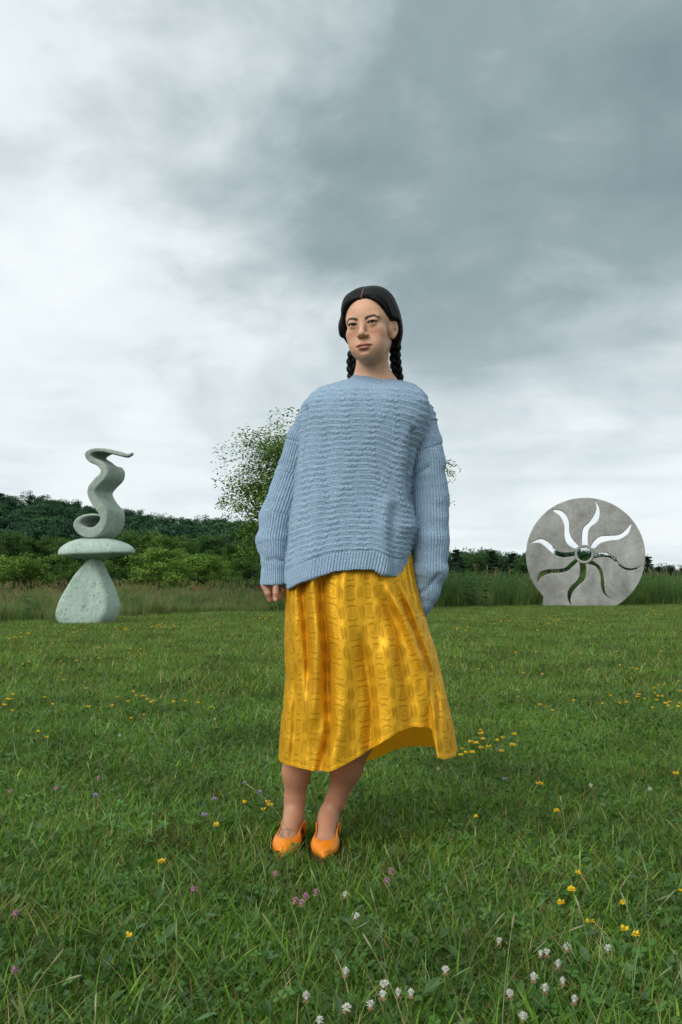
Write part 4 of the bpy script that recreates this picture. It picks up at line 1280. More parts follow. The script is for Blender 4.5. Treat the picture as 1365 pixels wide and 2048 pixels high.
    for pth in ([(262, 1095), (300, 1110), (290, 1160), (262, 1190), (250, 1140)], [(250, 1180), (300, 1190), (275, 1240), (240, 1225)], [(320, 1110), (345, 1095), (375, 1120), (370, 1160), (345, 1165)], [(375, 1120), (400, 1100), (412, 1130)], [(280, 1110), (262, 1240)]):
        base = ink(PXY, zm(pth), 1.0, (.13, .085, .07), low * .8)
    for pth in ([(832, 745), (850, 715), (875, 735), (900, 745), (920, 730)], [(850, 715), (835, 760)], [(905, 750), (925, 790)], [(880, 740), (865, 765)]):
        base = ink(PXY, zm(pth), .55, (.36, .09, .07), (V[:, 2] < .35) * .7)
    col = np.concatenate([base, np.ones((n, 1))], 1)
    sharp = (z > -.10) & face & (z < .05)
    Vs = laplacian(V, Q, 2, .5)
    V = np.where(sharp[:, None], V * .35 + Vs * .65, Vs)
    return np_mesh('body', V, Q, True, {'col': col})

m, t, out = new_mat('skin')
a = t.node('ShaderNodeAttribute', attribute_name='col')
g = t.node('ShaderNodeNewGeometry')
n = t.noise(g.outputs['Position'], 420, 3, 0.6)
n2 = t.noise(g.outputs['Position'], 34, 4, 0.6)
c = t.mix(t.smooth(n2, .35, .7, 0, .22), a.outputs['Color'], t.mix(1.0, a.outputs['Color'], (1.12, .86, .80), 'MULTIPLY'))
principled(t, out, c, t.smooth(n2, .3, .7, .46, .58), .35, bump=n, bump_dist=.0006, bump_str=.35, Subsurface_Weight=.18, Subsurface_Radius=(.010, .0035, .0018), Subsurface_Scale=.6)
M['skin'] = m

origin = np.array(at(640, 1690, 3.2)); 
person = empty('person', (origin[0], 3.22, 0))
tag(person, 'person in a blue knitted sweater and long yellow skirt standing on the lawn', 'person')
body = link('body', build_body(), M['skin'], person)

# ---- eyes
m, t, out = new_mat('eye')
a = t.node('ShaderNodeAttribute', attribute_name='col')
principled(t, out, a.outputs['Color'], .28, .10)
M['eye'] = m
for sx in (-1, 1):
    c0 = hl((sx * .0315, -.0775, -.0005))
    gz = np.array([0, 0, EYE]) - c0; gz /= np.linalg.norm(gz)
    gz = gz * .85 + HR_ @ np.array([0, -1, 0]) * .15; gz /= np.linalg.norm(gz)
    a1 = np.cross(gz, [0, 0, 1]); a1 /= np.linalg.norm(a1); a2 = np.cross(a1, gz)
    ph = np.linspace(0, PI, 72); th = np.linspace(0, 2 * PI, 48, endpoint=False)
    PH, TH = np.meshgrid(ph, th, indexing='ij')
    r = .0121 + .0009 * np.exp(-(PH / .42) ** 4)
    V = c0 + (r[..., None] * (np.cos(PH)[..., None] * gz + np.sin(PH)[..., None] * (np.cos(TH)[..., None] * a1 + np.sin(TH)[..., None] * a2)))
    ang = PH.ravel()
    col = np.tile([.22, .19, .175, 1.], (ang.size, 1))
    iris = ang < .58
    col[iris, :3] = (.018, .009, .006)
    col[ang < .20, :3] = .003
    col[(ang > .53) & (ang < .60), :3] = (.02, .012, .01)
    link('eye', np_mesh('eye', V.reshape(-1, 3), grid_faces(48, 72, True), True, {'col': col}), M['eye'], body)
# upper lashes
m, t, out = new_mat('lash'); principled(t, out, (.008, .006, .006), .6, .2); M['lash'] = m
for sx in (-1, 1):
    lb = Bag()
    xs_ = np.linspace(-.0138, .0148, 26)
    for xx in xs_:
        up = .0046 * (1 - abs((xx + .0015) / .0150) ** 2.1) + .0005 + .10 * xx
        yy = -.0775 - math.sqrt(max(0, .0140 ** 2 - xx * xx - up * up)) - .0001
        p0 = np.array([sx * .0315 + sx * xx, yy, up])
        out_ = np.array([sx * (xx * 22), -1, .25 + .3 * rnd.random()]); out_ /= np.linalg.norm(out_)
        L_ = .0042 + .0028 * max(0, xx / .015)
        p1 = p0 + out_ * L_ * .6 + np.array([0, 0, -.0004]); p2 = p0 + out_ * L_ + np.array([sx * xx * .05, 0, .0012])
        V, F = tube([hl(p0), hl(p1), hl(p2)], [.00065, .00045, .0001], 4)
        lb.add(V, F)
    link('eyelashes', lb.mesh('eyelashes'), M['lash'], body)

# ---- hair
m, t, out = new_mat('hair')
a = t.node('ShaderNodeAttribute', attribute_name='huv')
st = t.noise(t.vmath('MULTIPLY', a.outputs['Vector'], (1, .05, 1)), 700, 3, .7)
st2 = t.noise(t.vmath('MULTIPLY', a.outputs['Vector'], (1, .04, 1)), 160, 3, .6)
ca = t.node('ShaderNodeAttribute', attribute_name='col')
c = t.mix(t.smooth(st, .35, .7), (.0025, .0026, .0036), (.009, .008, .009))
c = t.mix(ca.outputs['Fac'], c, (.26, .16, .12))
principled(t, out, c, t.smooth(st2, .3, .7, .36, .55), .12, bump=t.math('ADD', st, t.math('MULTIPLY', st2, 1.5)), bump_dist=.0010, bump_str=.8, Anisotropic=.5)
M['hair'] = m
def build_hair():
    xs = np.arange(HC[0] - .135, HC[0] + .135, .0021); ys = np.arange(HC[1] - .13, HC[1] + .15, .0024); zs = np.arange(HC[2] - .13, HC[2] + .16, .0021)
    B = Field(xs, ys, zs)
    H = lambda prim, k=.01, op='u': add_prim(B, prim, k, op, frame=HF)
    H(ellip((0, .018, .038), (.0840, .1035, .0955)), .02)
    for sx in (-1, 1):
        H(ellip((sx * .036, .004, .062), (.046, .074, .056)), .03)
        H(ellip((sx * .059, .034, .010), (.032, .056, .046)), .03)
        H(ellip((sx * .060, .050, -.028), (.026, .040, .040)), .03)
    H(ellip((-.0790, .002, .002), (.0240, .034, .040)), .024)
    H(ellip((0, .060, -.030), (.060, .045, .040)), .03)
    def opening(X, Y, Z):
        xx = np.abs(X); zt = .077 - .004 * np.exp(-(X / .006) ** 2)
        d2 = ((xx / .0645) ** 2.4 + (np.maximum(Z, 0) / zt) ** 2.4) ** (1 / 2.4) - 1
        return np.maximum(d2 * .066, Y + .020 - .16 * np.maximum(Z, 0) / .08 * .0)
    add_prim(B, (opening, np.array([-.10, -.14, -.14]), np.array([.10, -.01, .10])), .020, 's', frame=HF)
    def ear_gap(X, Y, Z):                                     # her left ear is bare
        return smax(smax(Y - (.020 + .25 * np.clip(-Z, 0, 1)), Z - (.012 - .10 * (Y + .02)), .01), -X, .01)
    add_prim(B, (ear_gap, np.array([0, -.14, -.14]), np.array([.13, .06, .03])), .012, 's', frame=HF)
    def ear_gap2(X, Y, Z): return smax(smax(Y - .020, Z + .020, .012), X, .01)
    add_prim(B, (ear_gap2, np.array([-.13, -.14, -.14]), np.array([0, .03, -.01])), .010, 's', frame=HF)
    V, Q = B.mesh()
    V = laplacian(V, Q, 2)
    L = (V - HC) @ HR_
    N = vnormals(V, Q)
    x, y, z = L.T
    s_ = y * .9 - (.09 - z) * .55 + .0
    flow = np.stack([s_, np.hypot(x, z), np.sign(x) * .5], 1)
    disp = .0011 * vnoise(np.stack([s_, np.abs(x) * .1, np.sign(x)], 1), 150, 3, 2) + .0022 * vnoise(np.stack([s_, np.abs(x) * .2 + z * .1, np.sign(x)], 1), 45, 8, 2)
    groove = np.exp(-(x / .0022) ** 2) * (z > .06) * (y < .03)
    V = V + N * (disp - .0030 * groove)[:, None]
    col = (np.exp(-(x / .0013) ** 2) * (z > .055) * (y < .02) * .85)
    return np_mesh('hair', V, Q, True, {'huv': flow, 'col': col})
hair = link('hair', build_hair(), M['hair'], body)
def braid(p, seed):
    P_ = catmull(np.array(p), 40)
    dd = np.concatenate([[0], np.cumsum(np.linalg.norm(np.diff(P_, axis=0), axis=1))])
    T = np.gradient(P_, axis=0); T /= np.linalg.norm(T, axis=1, keepdims=True)
    side = np.cross(T, [0, 1, 0]); side /= np.linalg.norm(side, axis=1, keepdims=True); dep = np.cross(side, T)
    b = Bag(); H = []
    for k in range(3):
        ph = dd / .074 * 2 * PI + k * 2 * PI / 3 + seed
        env = np.interp(dd, [0, .02], [.6, 1.0])
        c = P_ + side * (np.sin(ph) * .0092 * env)[:, None] + dep * (np.sin(2 * ph) * .0055 * env)[:, None]
        V, F = tube(c, .0098 * (1 - .12 * np.cos(2 * ph)) * env, 18, up=(0, 1, 0))
        b.add(V, F)
        H.append(np.stack([np.tile(np.arange(18) * .004, len(c)), np.repeat(dd, 18), np.full(18 * len(c), k * .3)], 1))
    V = np.concatenate(b.V); F = np.concatenate(b.F)
    huv = np.concatenate(H)
    V = V + vnormals(V, F) * (.0007 * vnoise(huv * [1, .08, 1], 260, 4, 2))[:, None]
    return np_mesh('braid', V, F, True, {'huv': huv, 'col': np.zeros(len(V))})
link('braid', braid([hl((.066, .050, -.030)), at(791, 690, 3.22), at(791, 715, 3.225), at(794, 742, 3.23), at(799, 775, 3.235)], .4), M['hair'], body)
link('braid', braid([at(712, 690, 3.25), at(706, 715, 3.25), at(705, 735, 3.245), at(708, 762, 3.24)], 1.9), M['hair'], body)
fly = Bag()
rs = np.random.RandomState(4)
for i in range(150):
    th_ = rs.uniform(-.3, PI + .3); y0 = rs.uniform(-.03, .06)
    n0 = np.array([math.cos(th_), 0, math.sin(th_)])
    p0 = np.array([n0[0] * .083, y0, .03 + n0[2] * .088])
    L_ = rs.uniform(.006, .018)
    p1 = p0 + (n0 * .35 + rs.normal(0, .35, 3) + [np.sign(n0[0]) * .2, .2, -.4]) * L_; p2 = p1 + (n0 * .3 + rs.normal(0, .5, 3) + [0, 0, -.5]) * L_ * .8
    V, F = tube(catmull([hl(p0), hl(p1), hl(p2)], 4), np.linspace(.00013, .00006, 9), 3)
    fly.add(V, F)
V = np.concatenate(fly.V)
tag(link('loose_hairs', np_mesh('loose_hairs', V, np.concatenate(fly.F), True, {'huv': V, 'col': np.zeros(len(V))}), M['hair'], body), kind='stuff')
# ---- sweater
_T = np.array([  # photo row, left edge, right edge, half depth, depth centre
 (748, 712, 792, .052, 3.225), (754, 700, 803, .062, 3.222), (761, 690, 816, .078, 3.22), (769, 660, 832, .092, 3.22), (778, 638, 843, .105, 3.22), (790, 622, 853, .118, 3.215), (810, 611, 862, .128, 3.21),
 (840, 606, 862, .132, 3.205), (870, 604, 848, .134, 3.205), (900, 599, 833, .135, 3.205), (940, 594, 825, .137, 3.205), (1000, 588, 823, .142, 3.205), (1035, 582, 829, .148, 3.205), (1058, 579, 837, .152, 3.205),
 (1080, 577, 829, .155, 3.205), (1110, 574, 822, .160, 3.205), (1157, 570, 811, .168, 3.205), (1200, 569, 806, .172, 3.205)])
_tz = np.array([at(700, r[0], 3.2).z for r in _T])[::-1]
_tx0 = np.array([at(r[1], r[0], 3.2).x for r in _T])[::-1]
_tx1 = np.array([at(r[2], r[0], 3.2).x for r in _T])[::-1]
_thd, _tyc = _T[::-1, 3], _T[::-1, 4]
def torso_par(Z):
    x0, x1 = np.interp(Z, _tz, _tx0), np.interp(Z, _tz, _tx1)
    return (x0 + x1) / 2, (x1 - x0) / 2, np.interp(Z, _tz, _thd), np.interp(Z, _tz, _tyc)
_dz = np.gradient(np.interp(np.linspace(_tz[0], _tz[-1], 200), _tz, (_tx1 - _tx0) / 2), np.linspace(_tz[0], _tz[-1], 200))
def torso_d(X, Y, Z):
    xc, hw, hd, yc = torso_par(Z)
    n_ = 2.6
    q = ((np.abs(X - xc) / hw) ** n_ + (np.abs(Y - yc) / hd) ** n_) ** (1 / n_)
    slope = np.interp(Z, np.linspace(_tz[0], _tz[-1], 200), _dz)
    return (q - 1) * np.minimum(hw, hd) / np.sqrt(1 + slope ** 2)
ARM_L = [(628, 822, 3.22, 27), (602, 880, 3.235, 29), (583, 950, 3.25, 31), (555, 1030, 3.235, 34), (546, 1082, 3.215, 31.5), (548, 1122, 3.195, 25.5), (546, 1171, 3.18, 26)]
ARM_R = [(842, 826, 3.22, 25), (851, 880, 3.215, 31), (857, 925, 3.215, 33), (861, 1000, 3.215, 36.5), (863, 1080, 3.205, 35.5), (861, 1140, 3.20, 33.5), (856, 1183, 3.20, 24), (849, 1214, 3.20, 14), (844, 1240, 3.20, 6)]
def arm_pts(A_): return [(np.array(at(a, b, Y)), r * Y / FPX) for a, b, Y, r in A_]
def arm_eval(P_, A_):
    """nearest point on the arm axis: distance, axis point, metres along"""
    best = np.full(len(P_), 9.0); ax = np.zeros((len(P_), 3)); al = np.zeros(len(P_)); acc = 0
    for (a, ra), (b, rb) in zip(A_[:-1], A_[1:]):
        ab = b - a; L = np.linalg.norm(ab); t_ = np.clip((P_ - a) @ ab / L ** 2, 0, 1)
        c = a + t_[:, None] * ab; d_ = np.linalg.norm(P_ - c, axis=1) - (ra + (rb - ra) * t_)
        m_ = d_ < best
        best[m_] = d_[m_]; ax[m_] = c[m_]; al[m_] = (acc + t_ * L)[m_]; acc += L
    return best, ax, al
HEM = np.array([(560, 1186), (571, 1182), (596, 1169), (632, 1156), (670, 1145), (709, 1141), (745, 1141), (767, 1150), (800, 1158), (812, 1157), (850, 1150)])
_hx = np.array([at(a, b, 3.07).x for a, b in HEM]); _hz = np.array([at(a, b, 3.07).z for a, b in HEM])
def hem_z(x): return np.interp(x, _hx, _hz)
def build_sweater():
    st = .0027
    z0, z1 = at(700, 1246, 3.2).z, at(700, 744, 3.2).z
    B = Field(np.arange(at(508, 1, 3.2).x, at(906, 1, 3.2).x, st), np.arange(3.02, 3.40, .0034), np.arange(z0, z1, st))
    lo_t = np.array([-.24, 3.0, _hz.min() - .02]); hi_t = np.array([.28, 3.4, z1])
    B.apply(torso_d, lo_t, hi_t, 0)
    # neck opening
    nc = np.array(at(752, 760, 3.215))
    def hole(X, Y, Z):
        q = np.sqrt(((X - nc[0] - .0) / .0725) ** 2 + ((Y - nc[1] - .01) / .066) ** 2)
        return np.maximum((q - 1) * .066, (nc[2] - .06) - Z)
    B.apply(hole, nc - .12, nc + .12, .008, 's')
    def above(X, Y, Z): return (nc[2] + .010 - .16 * (X - nc[0]) + .20 * (Y - nc[1])) - Z      # collar edge, lower at the front and to her left
    B.apply(above, nc - (.2, .2, .02), nc + (.2, .2, .1), .008, 's')
    # hem
    def below(X, Y, Z): return Z - hem_z(X) - .0 * Y
    B.apply(below, lo_t - .01, np.array([.30, 3.45, _hz.max() + .03]), .006, 's')
    def inner(X, Y, Z): return np.maximum(torso_d(X, Y, Z) + .007, Z - (hem_z(X) + .05))
    B.apply(inner, lo_t - .01, np.array([.30, 3.45, _hz.max() + .07]), .004, 's')
    AL, AR = arm_pts(ARM_L), arm_pts(ARM_R)
    for A_ in (AL, AR):
        for i, ((a, ra), (b, rb)) in enumerate(zip(A_[:-1], A_[1:])):
            add_prim(B, rcone(a, b, ra, rb), .020 if i < 1 else .010)
    # open cuff on her right
    cz = AL[-1][0]
    B.apply(lambda X, Y, Z: Z - (cz[2] + .001 + .06 * (X - cz[0])), cz - (.05, .06, .06), cz + (.046, .06, .03), .004, 's')
    add_prim(B, rcone(cz + (0, 0, -.02), cz + (0, 0, .022), .0325, .031), .002, 's')
    V, Q = B.mesh()
    V = laplacian(V, Q, 2)
    N = vnormals(V, Q)
    x, y, z = V.T
    dl, axl, all_ = arm_eval(V, AL); dr, axr, alr = arm_eval(V, AR)
    dt = torso_d(x, y, z)
    # drop-shoulder seam: the sleeve starts a little way down each arm
    isl = (dl < dt - .001) & (all_ > .05)
    isr = (dr < dt - .001) & (alr > .035)
    xc, hw, hd, yc = torso_par(z)
    th_ = np.arctan2((y - yc) / hd, (x - xc) / hw)
    u = np.where(isl, np.arctan2(y - axl[:, 1], x - axl[:, 0]) * .050, np.where(isr, np.arctan2(y - axr[:, 1], x - axr[:, 0]) * .050, th_ * .185))
    zh = hem_z(x); ztop = nc[2] - .01
    hb = np.clip((ztop - z) / (ztop - zh), 0, 1.1)
    hemref = _hz.max() - .01
    xm = at(735, 1, 3.1).x
    v = z - (zh - hemref) * hb ** 1.5 + (.50 * np.clip(x - xm - .025, 0, 1) ** 1.0) * np.sin(np.clip(hb, 0, 1) * PI) * .55 - .0
    v = v + .004 * vnoise(V, 9, 3, 2)
    v = np.where(isl, all_, np.where(isr, alr, v))
    arm = isl | isr
    front_hem = (~arm) & (z - zh < .062)
    collar = (~arm) & (z > nc[2] - .020 - .18 * (x - nc[0]) + .20 * (y - nc[1]) - .0) & (np.hypot((x - nc[0]) / .095, (y - nc[1]) / .09) < 1.12)
    rows = ~(arm | front_hem | collar)
    # soft folds first
    big = .0065 * vnoise(V * [1.6, 1, .8], 9, 21, 2) * (~arm) + .0045 * vnoise(V * [1.2, 1.2, 2.2], 13, 31, 2) * arm
    f = np.zeros(len(V))
    front = (y < yc)
    def crease(path, wd, amp, msk):
        P_ = np.array([at(a, b, 3.1) for a, b in path])
        d_ = np.full(len(V), 9.0)
        for a, b in zip(P_[:-1], P_[1:]):
            e = (b - a)[[0, 2]]; t_ = np.clip(((x - a[0]) * e[0] + (z - a[2]) * e[1]) / (e @ e), 0, 1)
            d_ = np.minimum(d_, np.hypot(x - a[0] - t_ * e[0], z - a[2] - t_ * e[1]))
        return amp * np.exp(-(d_ / wd) ** 2) * msk
    f += crease([(826, 862), (822, 900), (820, 950), (823, 1000)], .010, -.012, front)
    f += crease([(806, 870), (800, 930), (806, 1000), (826, 1045)], .020, .007, front & ~arm)
    f += crease([(612, 812), (606, 870), (600, 930)], .008, -.010, front)
    f += crease([(770, 1010), (765, 1080), (768, 1140)], .022, .009, front & ~arm)
    f += crease([(788, 1020), (785, 1080), (792, 1150)], .016, -.007, front & ~arm)
    f += crease([(640, 1000), (628, 1080), (622, 1150)], .022, .006, front & ~arm)
    f += crease([(655, 880), (650, 960), (655, 1020)], .026, -.005, front & ~arm)
    f += crease([(530, 1120), (548, 1116), (570, 1122)], .008, -.005, isl)
    f += crease([(860, 930), (836, 945), (824, 960)], .008, -.006, front)
    f += crease([(880, 1150), (858, 1178), (838, 1190)], .008, -.006, isr)
    # knit relief
    ph = v / .0178
    fr_ = ph - np.floor(ph); k_ = np.floor(ph)
    ridge = np.exp(-((fr_ - .5) / .13) ** 2) * .0024 - .0011 * np.exp(-((fr_ - .80) / .12) ** 2)
    ridge *= (.70 + .75 * vnoise(np.stack([u, v * .3, 0 * u], 1), 60, 41, 2))
    bob = np.zeros(len(V)); nearb = np.zeros(len(V))
    for j in range(-6, 7):
        for s1 in (-1, 1):
            tri = np.abs(((k_ / 9 + .37 * j) % 2) - 1)
            cxj = j * .088 + s1 * .044 * tri
            nearb = np.maximum(nearb, np.exp(-((u - cxj) / .013) ** 2))
            for q, dv in ((-.006, .32), (.006, .30), (0, .10)):
                bob = np.maximum(bob, np.exp(-(((u - cxj - q) / .0030) ** 2 + ((fr_ - dv) * .0178 / .0034) ** 2)))
    rib = .0009 * np.cos(u / .0085 * 2 * PI)
    topf = 1 - .6 * sst(N[:, 2], .25, .75)
    disp = np.where(rows, (ridge * (1 - .55 * nearb) + bob * .0036) * topf, rib) + big + f
    edge = (~arm) & ((np.abs(z - zh - .062) < .003))
    disp = disp - .0018 * edge
    seam = np.exp(-((alr - (.125 + .25 * (axr[:, 0] - x))) / .003) ** 2) * (dr < .012) * (dr < dt + .01) * .0035 + np.exp(-((all_ - .112) / .003) ** 2) * (dl < .01) * (dl < dt) * .003
    disp = disp - seam
    V = V + N * disp[:, None]
    kuv = np.stack([u, v, rows.astype(float)], 1)
    pit = np.where(rows, np.exp(-((fr_ - .80) / .10) ** 2) * .6 + np.clip(bob * 0, 0, 1), (1 - np.cos(u / .0085 * 2 * PI)) * 0)
    return np_mesh('sweater', V, Q, True, {'kuv': kuv})
m, t, out = new_mat('blue_wool')
a = t.node('ShaderNodeAttribute', attribute_name='kuv')
s3 = t.node('ShaderNodeSeparateXYZ'); t.l.new(a.outputs['Vector'], s3.inputs[0])
U_, V_, Rw = s3.outputs
g = t.node('ShaderNodeNewGeometry')
fleck = t.noise(g.outputs['Position'], 330, 3, .7)
soft = t.noise(g.outputs['Position'], 34, 4, .6)
c = t.ramp(fleck, [(.30, (.150, .240, .350)), (.5, (.262, .378, .505)), (.72, (.46, .565, .67))])
c = t.mix(t.smooth(soft, .35, .7, 0, .35), c, t.mix(1.0, c, (.80, .86, .93), 'MULTIPLY'))
# knit stitches: v shapes
su = t.math('MULTIPLY', U_, 2 * PI / .0058)
zig = t.math('ABSOLUTE', t.math('SINE', t.math('MULTIPLY', su, .5)))
stitch = t.math('SINE', t.math('ADD', t.math('MULTIPLY', V_, 2 * PI / .0048), t.math('MULTIPLY', zig, 2.2)))
ribs = t.math('COSINE', t.math('MULTIPLY', U_, 2 * PI / .0085))
cols = t.math('COSINE', su)
hr_ = t.math('ADD', t.math('MULTIPLY', ribs, .9), t.math('MULTIPLY', stitch, .35))
ht_ = t.math('ADD', t.math('MULTIPLY', cols, .35), t.math('MULTIPLY', stitch, .45))
hm = t.node('ShaderNodeMix', data_type='FLOAT'); t.put(hm.inputs[0], Rw); t.put(hm.inputs[2], hr_); t.put(hm.inputs[3], ht_)
hgt = t.math('ADD', hm.outputs[0], t.math('MULTIPLY', fleck, 1.6))
principled(t, out, c, .95, .12, bump=hgt, bump_dist=.0012, bump_str=.9, Sheen_Weight=.25, Sheen_Roughness=.5, Sheen_Tint=(.75, .85, 1.0))
M['wool'] = m
sweater = link('sweater', build_sweater(), M['wool'], person)
# fluff standing off the wool
def fluff(src, n_, L0, L1, mat, name):
    me = src.data; nv = len(me.vertices)
    co = np.empty(nv * 3, np.float32); me.vertices.foreach_get('co', co); co = co.reshape(-1, 3).astype(float)
    no = np.empty(nv * 3, np.float32); me.vertices.foreach_get('normal', no); no = no.reshape(-1, 3).astype(float)
    kv = np.empty(nv * 3, np.float32); me.attributes['kuv'].data.foreach_get('vector', kv); kv = kv.reshape(-1, 3)
    rs = np.random.RandomState(8); i = rs.randint(0, nv, n_)
    p = co[i]; nn = no[i]
    d1 = nn * .75 + rs.normal(0, .5, (n_, 3)); d1 /= np.linalg.norm(d1, axis=1, keepdims=True)
    d2 = d1 + rs.normal(0, .6, (n_, 3)) - [0, 0, .2]; d2 /= np.linalg.norm(d2, axis=1, keepdims=True)
    L = (L0 + (L1 - L0) * rs.rand(n_) ** 2)[:, None]
    sd = np.cross(d1, rs.normal(0, 1, (n_, 3))); sd /= np.linalg.norm(sd, axis=1, keepdims=True); sd *= .00022
    a0 = p - nn * .0008; b0 = a0 + d1 * L * .5; c0 = b0 + d2 * L * .5
    V = np.stack([a0 - sd, a0 + sd, b0 + sd * .8, b0 - sd * .8, c0], 1).reshape(-1, 3)
    k = np.arange(n_)[:, None] * 5
    F = np.concatenate([k + [0, 1, 2], k + [0, 2, 3], k + [3, 2, 4]])
    return link(name, np_mesh(name, V, F, False, {'kuv': np.repeat(kv[i], 5, 0)}), mat, src)
tag(fluff(sweater, 42000, .002, .008, M['wool'], 'wool_fluff'), kind='stuff')

# ---- skirt
def px3(a, b, Y): return at(a, b, Y)
SKL = np.array([(1100, 592), (1183, 571), (1268, 568), (1354, 572), (1446, 563), (1535, 556), (1600, 553)])
SKR = np.array([(1070, 800), (1085, 812), (1100, 822), (1140, 829), (1157, 832), (1243, 853), (1311, 874), (1397, 893), (1450, 905), (1501, 916), (1530, 917), (1600, 918)])
FH = np.array([(540, 1531), (557, 1532), (581, 1537), (637, 1541.5), (658, 1539), (692, 1523), (735, 1500), (766, 1478), (797, 1460), (828, 1454), (855, 1455), (865, 1460), (866.5, 1514), (880, 1520), (905, 1521.5), (916, 1501), (930, 1495)])
BH = np.array([(540, 1500), (600, 1520), (660, 1540), (700, 1536), (726, 1531), (766, 1517), (797, 1501), (828, 1493), (866, 1492), (900, 1494), (930, 1495)])
YS = 3.215
_sz = np.array([at(700, r, YS).z for r in SKL[:, 0]])[::-1]; _sx0 = np.array([at(c_, r, YS).x for r, c_ in SKL])[::-1]
_rz = np.array([at(700, r, YS).z for r in SKR[:, 0]])[::-1]; _rx = np.array([at(c_, r, YS).x for r, c_ in SKR])[::-1]
def build_skirt(off=0.0):
    nu, nv = 1400, 300
    th_ = np.linspace(0, 2 * PI, nu, endpoint=False)
    # crowd samples where the hem steps
    ct, stn = np.cos(th_), np.sin(th_)
    fx = np.sign(ct) * np.abs(ct) ** (2 / 2.3); fy = np.sign(stn) * np.abs(stn) ** (2 / 2.3)
    hx_px = 557 + (916 - 557) * (fx + 1) / 2
    zf = np.array([at(700, np.interp(p_, FH[:, 0], FH[:, 1]), 3.05).z for p_ in hx_px]); zb = np.array([at(700, np.interp(p_, BH[:, 0], BH[:, 1]), 3.38).z for p_ in hx_px])
    wf = sst(-fy, -.25, .25)
    zh = zf * wf + zb * (1 - wf)
    ztop = at(700, 1085, 3.2).z
    v = np.linspace(0, 1, nv)[:, None]
    Z = ztop + (zh - ztop)[None, :] * v
    x0, x1 = np.interp(Z, _sz, _sx0), np.interp(Z, _rz, _rx)
    hd = np.interp(Z, [at(700, 1540, 3.2).z, at(700, 1300, 3.2).z, at(700, 1150, 3.2).z, ztop], [.200, .175, .150, .120])
    xc, hw = (x0 + x1) / 2, (x1 - x0) / 2
    X = xc + (hw - off) * fx[None, :]; Y = YS + (hd - off) * fy[None, :]
    pyv = 1170 + (EYE - Z) / 3.1 * FPX                    # rough photo row, only to lay the folds out
    pxv = 682.5 + X / 3.08 * FPX
    FO = [ # valley/ridge: amplitude, width px, path (row -> column)
        (-.020, 7, [(1150, 601), (1230, 610), (1300, 616), (1360, 618)], (1150, 1330)),
        (.012, 12, [(1150, 588), (1300, 590), (1500, 575)], (1150, 1480)),
        (-.026, 9, [(1150, 641), (1220, 646), (1290, 655), (1370, 657), (1450, 662), (1540, 640)], (1150, 1480)),
        (.020, 15, [(1150, 628), (1270, 636), (1340, 632), (1450, 622)], (1150, 1400)),
        (.016, 22, [(1150, 690), (1250, 690), (1400, 684), (1500, 672)], (1150, 1540)),
        (-.014, 14, [(1150, 745), (1240, 790), (1290, 800), (1380, 815), (1460, 820)], (1200, 1440)),
        (.018, 10, [(1150, 762), (1200, 790), (1260, 818), (1340, 850), (1420, 866), (1500, 874)], (1200, 1520)),
        (-.018, 7, [(1150, 782), (1200, 806), (1260, 832), (1340, 862), (1400, 876)], (1200, 1400)),
        (.012, 6, [(1150, 796), (1200, 818), (1260, 838), (1340, 868)], (1200, 1380)),
        (-.016, 10, [(1150, 560), (1250, 720), (1400, 742), (1540, 735)], (1300, 1540)),
        (.014, 20, [(1300, 775), (1400, 780), (1480, 775)], (1280, 1540)),
        (.022, 16, [(1380, 884), (1460, 889), (1530, 892)], (1380, 1500)),
        (-.009, 9, [(1380, 862), (1460, 858), (1530, 858)], (1380, 1470)),
        (-.012, 8, [(1380, 590), (1460, 588), (1540, 583)], (1360, 1500))]
    disp = np.zeros_like(X)
    for amp, wd, path, (ra, rb) in FO:
        pr = np.array(path, float)
        cx = np.interp(pyv, pr[:, 0], pr[:, 1])
        env = sst(pyv, ra - 40, ra + 20) * (1 - sst(pyv, rb, rb + 90) * .8)
        disp += amp * np.exp(-((pxv - cx) / wd) ** 2) * env
    fr = (fy < .1)[None, :]
    th2 = th_[None, :]
    gath = .0045 * np.sin(th2 * 34 + 2 * np.sin(th2 * 3)) * (1 - sst(v, .0, .45)) + .005 * np.sin(th2 * 7 + 1.3 + v * 1.5) * sst(v, .2, 1)
    Y = Y - np.where(fr, disp * 1.45, 0) * np.clip(-fy[None, :] + .15, 0, 1)
    gn = np.stack([fx / 1, fy], 0)
    X = X + gath * fx[None, :] * .35; Y = Y + gath * fy[None, :]
    wr = .0030 * vnoise(np.stack([X * 1.5, Y, Z * .7], -1).reshape(-1, 3), 22, 5, 3).reshape(X.shape) * sst(v, .1, .3)
    Y = Y + wr * fy[None, :] * 1.6; X = X + wr * fx[None, :]
    # hem puckers
    Z = Z + (v ** 30) * .0005 * np.sin(th_ * 260)[None, :]
    V = np.stack([X, Y, Z], -1).reshape(-1, 3)
    uu = np.repeat((th_ / (2 * PI) * 25 + .22 * np.sin(th_ * 5 + 1))[None, :], nv, 0).ravel(); vv = ((ztop - Z) / .0605).ravel()
    hemk = np.repeat(v, nu, 1).ravel() * np.tile((ztop - zh), nv); edge = np.tile((ztop - zh), nv) - hemk
    return V, grid_faces(nu, nv, True)[:, ::-1], np.stack([uu, vv + .15 * np.sin(uu * .9) + .10 * np.sin(uu * 2.3 + 1), edge], 1)
m, t, out = new_mat('yellow_satin')
a = t.node('ShaderNodeAttribute', attribute_name='suv')
s3 = t.node('ShaderNodeSeparateXYZ'); t.l.new(a.outputs['Vector'], s3.inputs[0])
def cell(o): return t.math('SUBTRACT', t.math('FRACT', o), .5)
row = t.math('FLOOR', s3.outputs[1])
p_, q_ = cell(s3.outputs[0]), cell(s3.outputs[1])
ab = lambda s_: t.math('ABSOLUTE', s_)
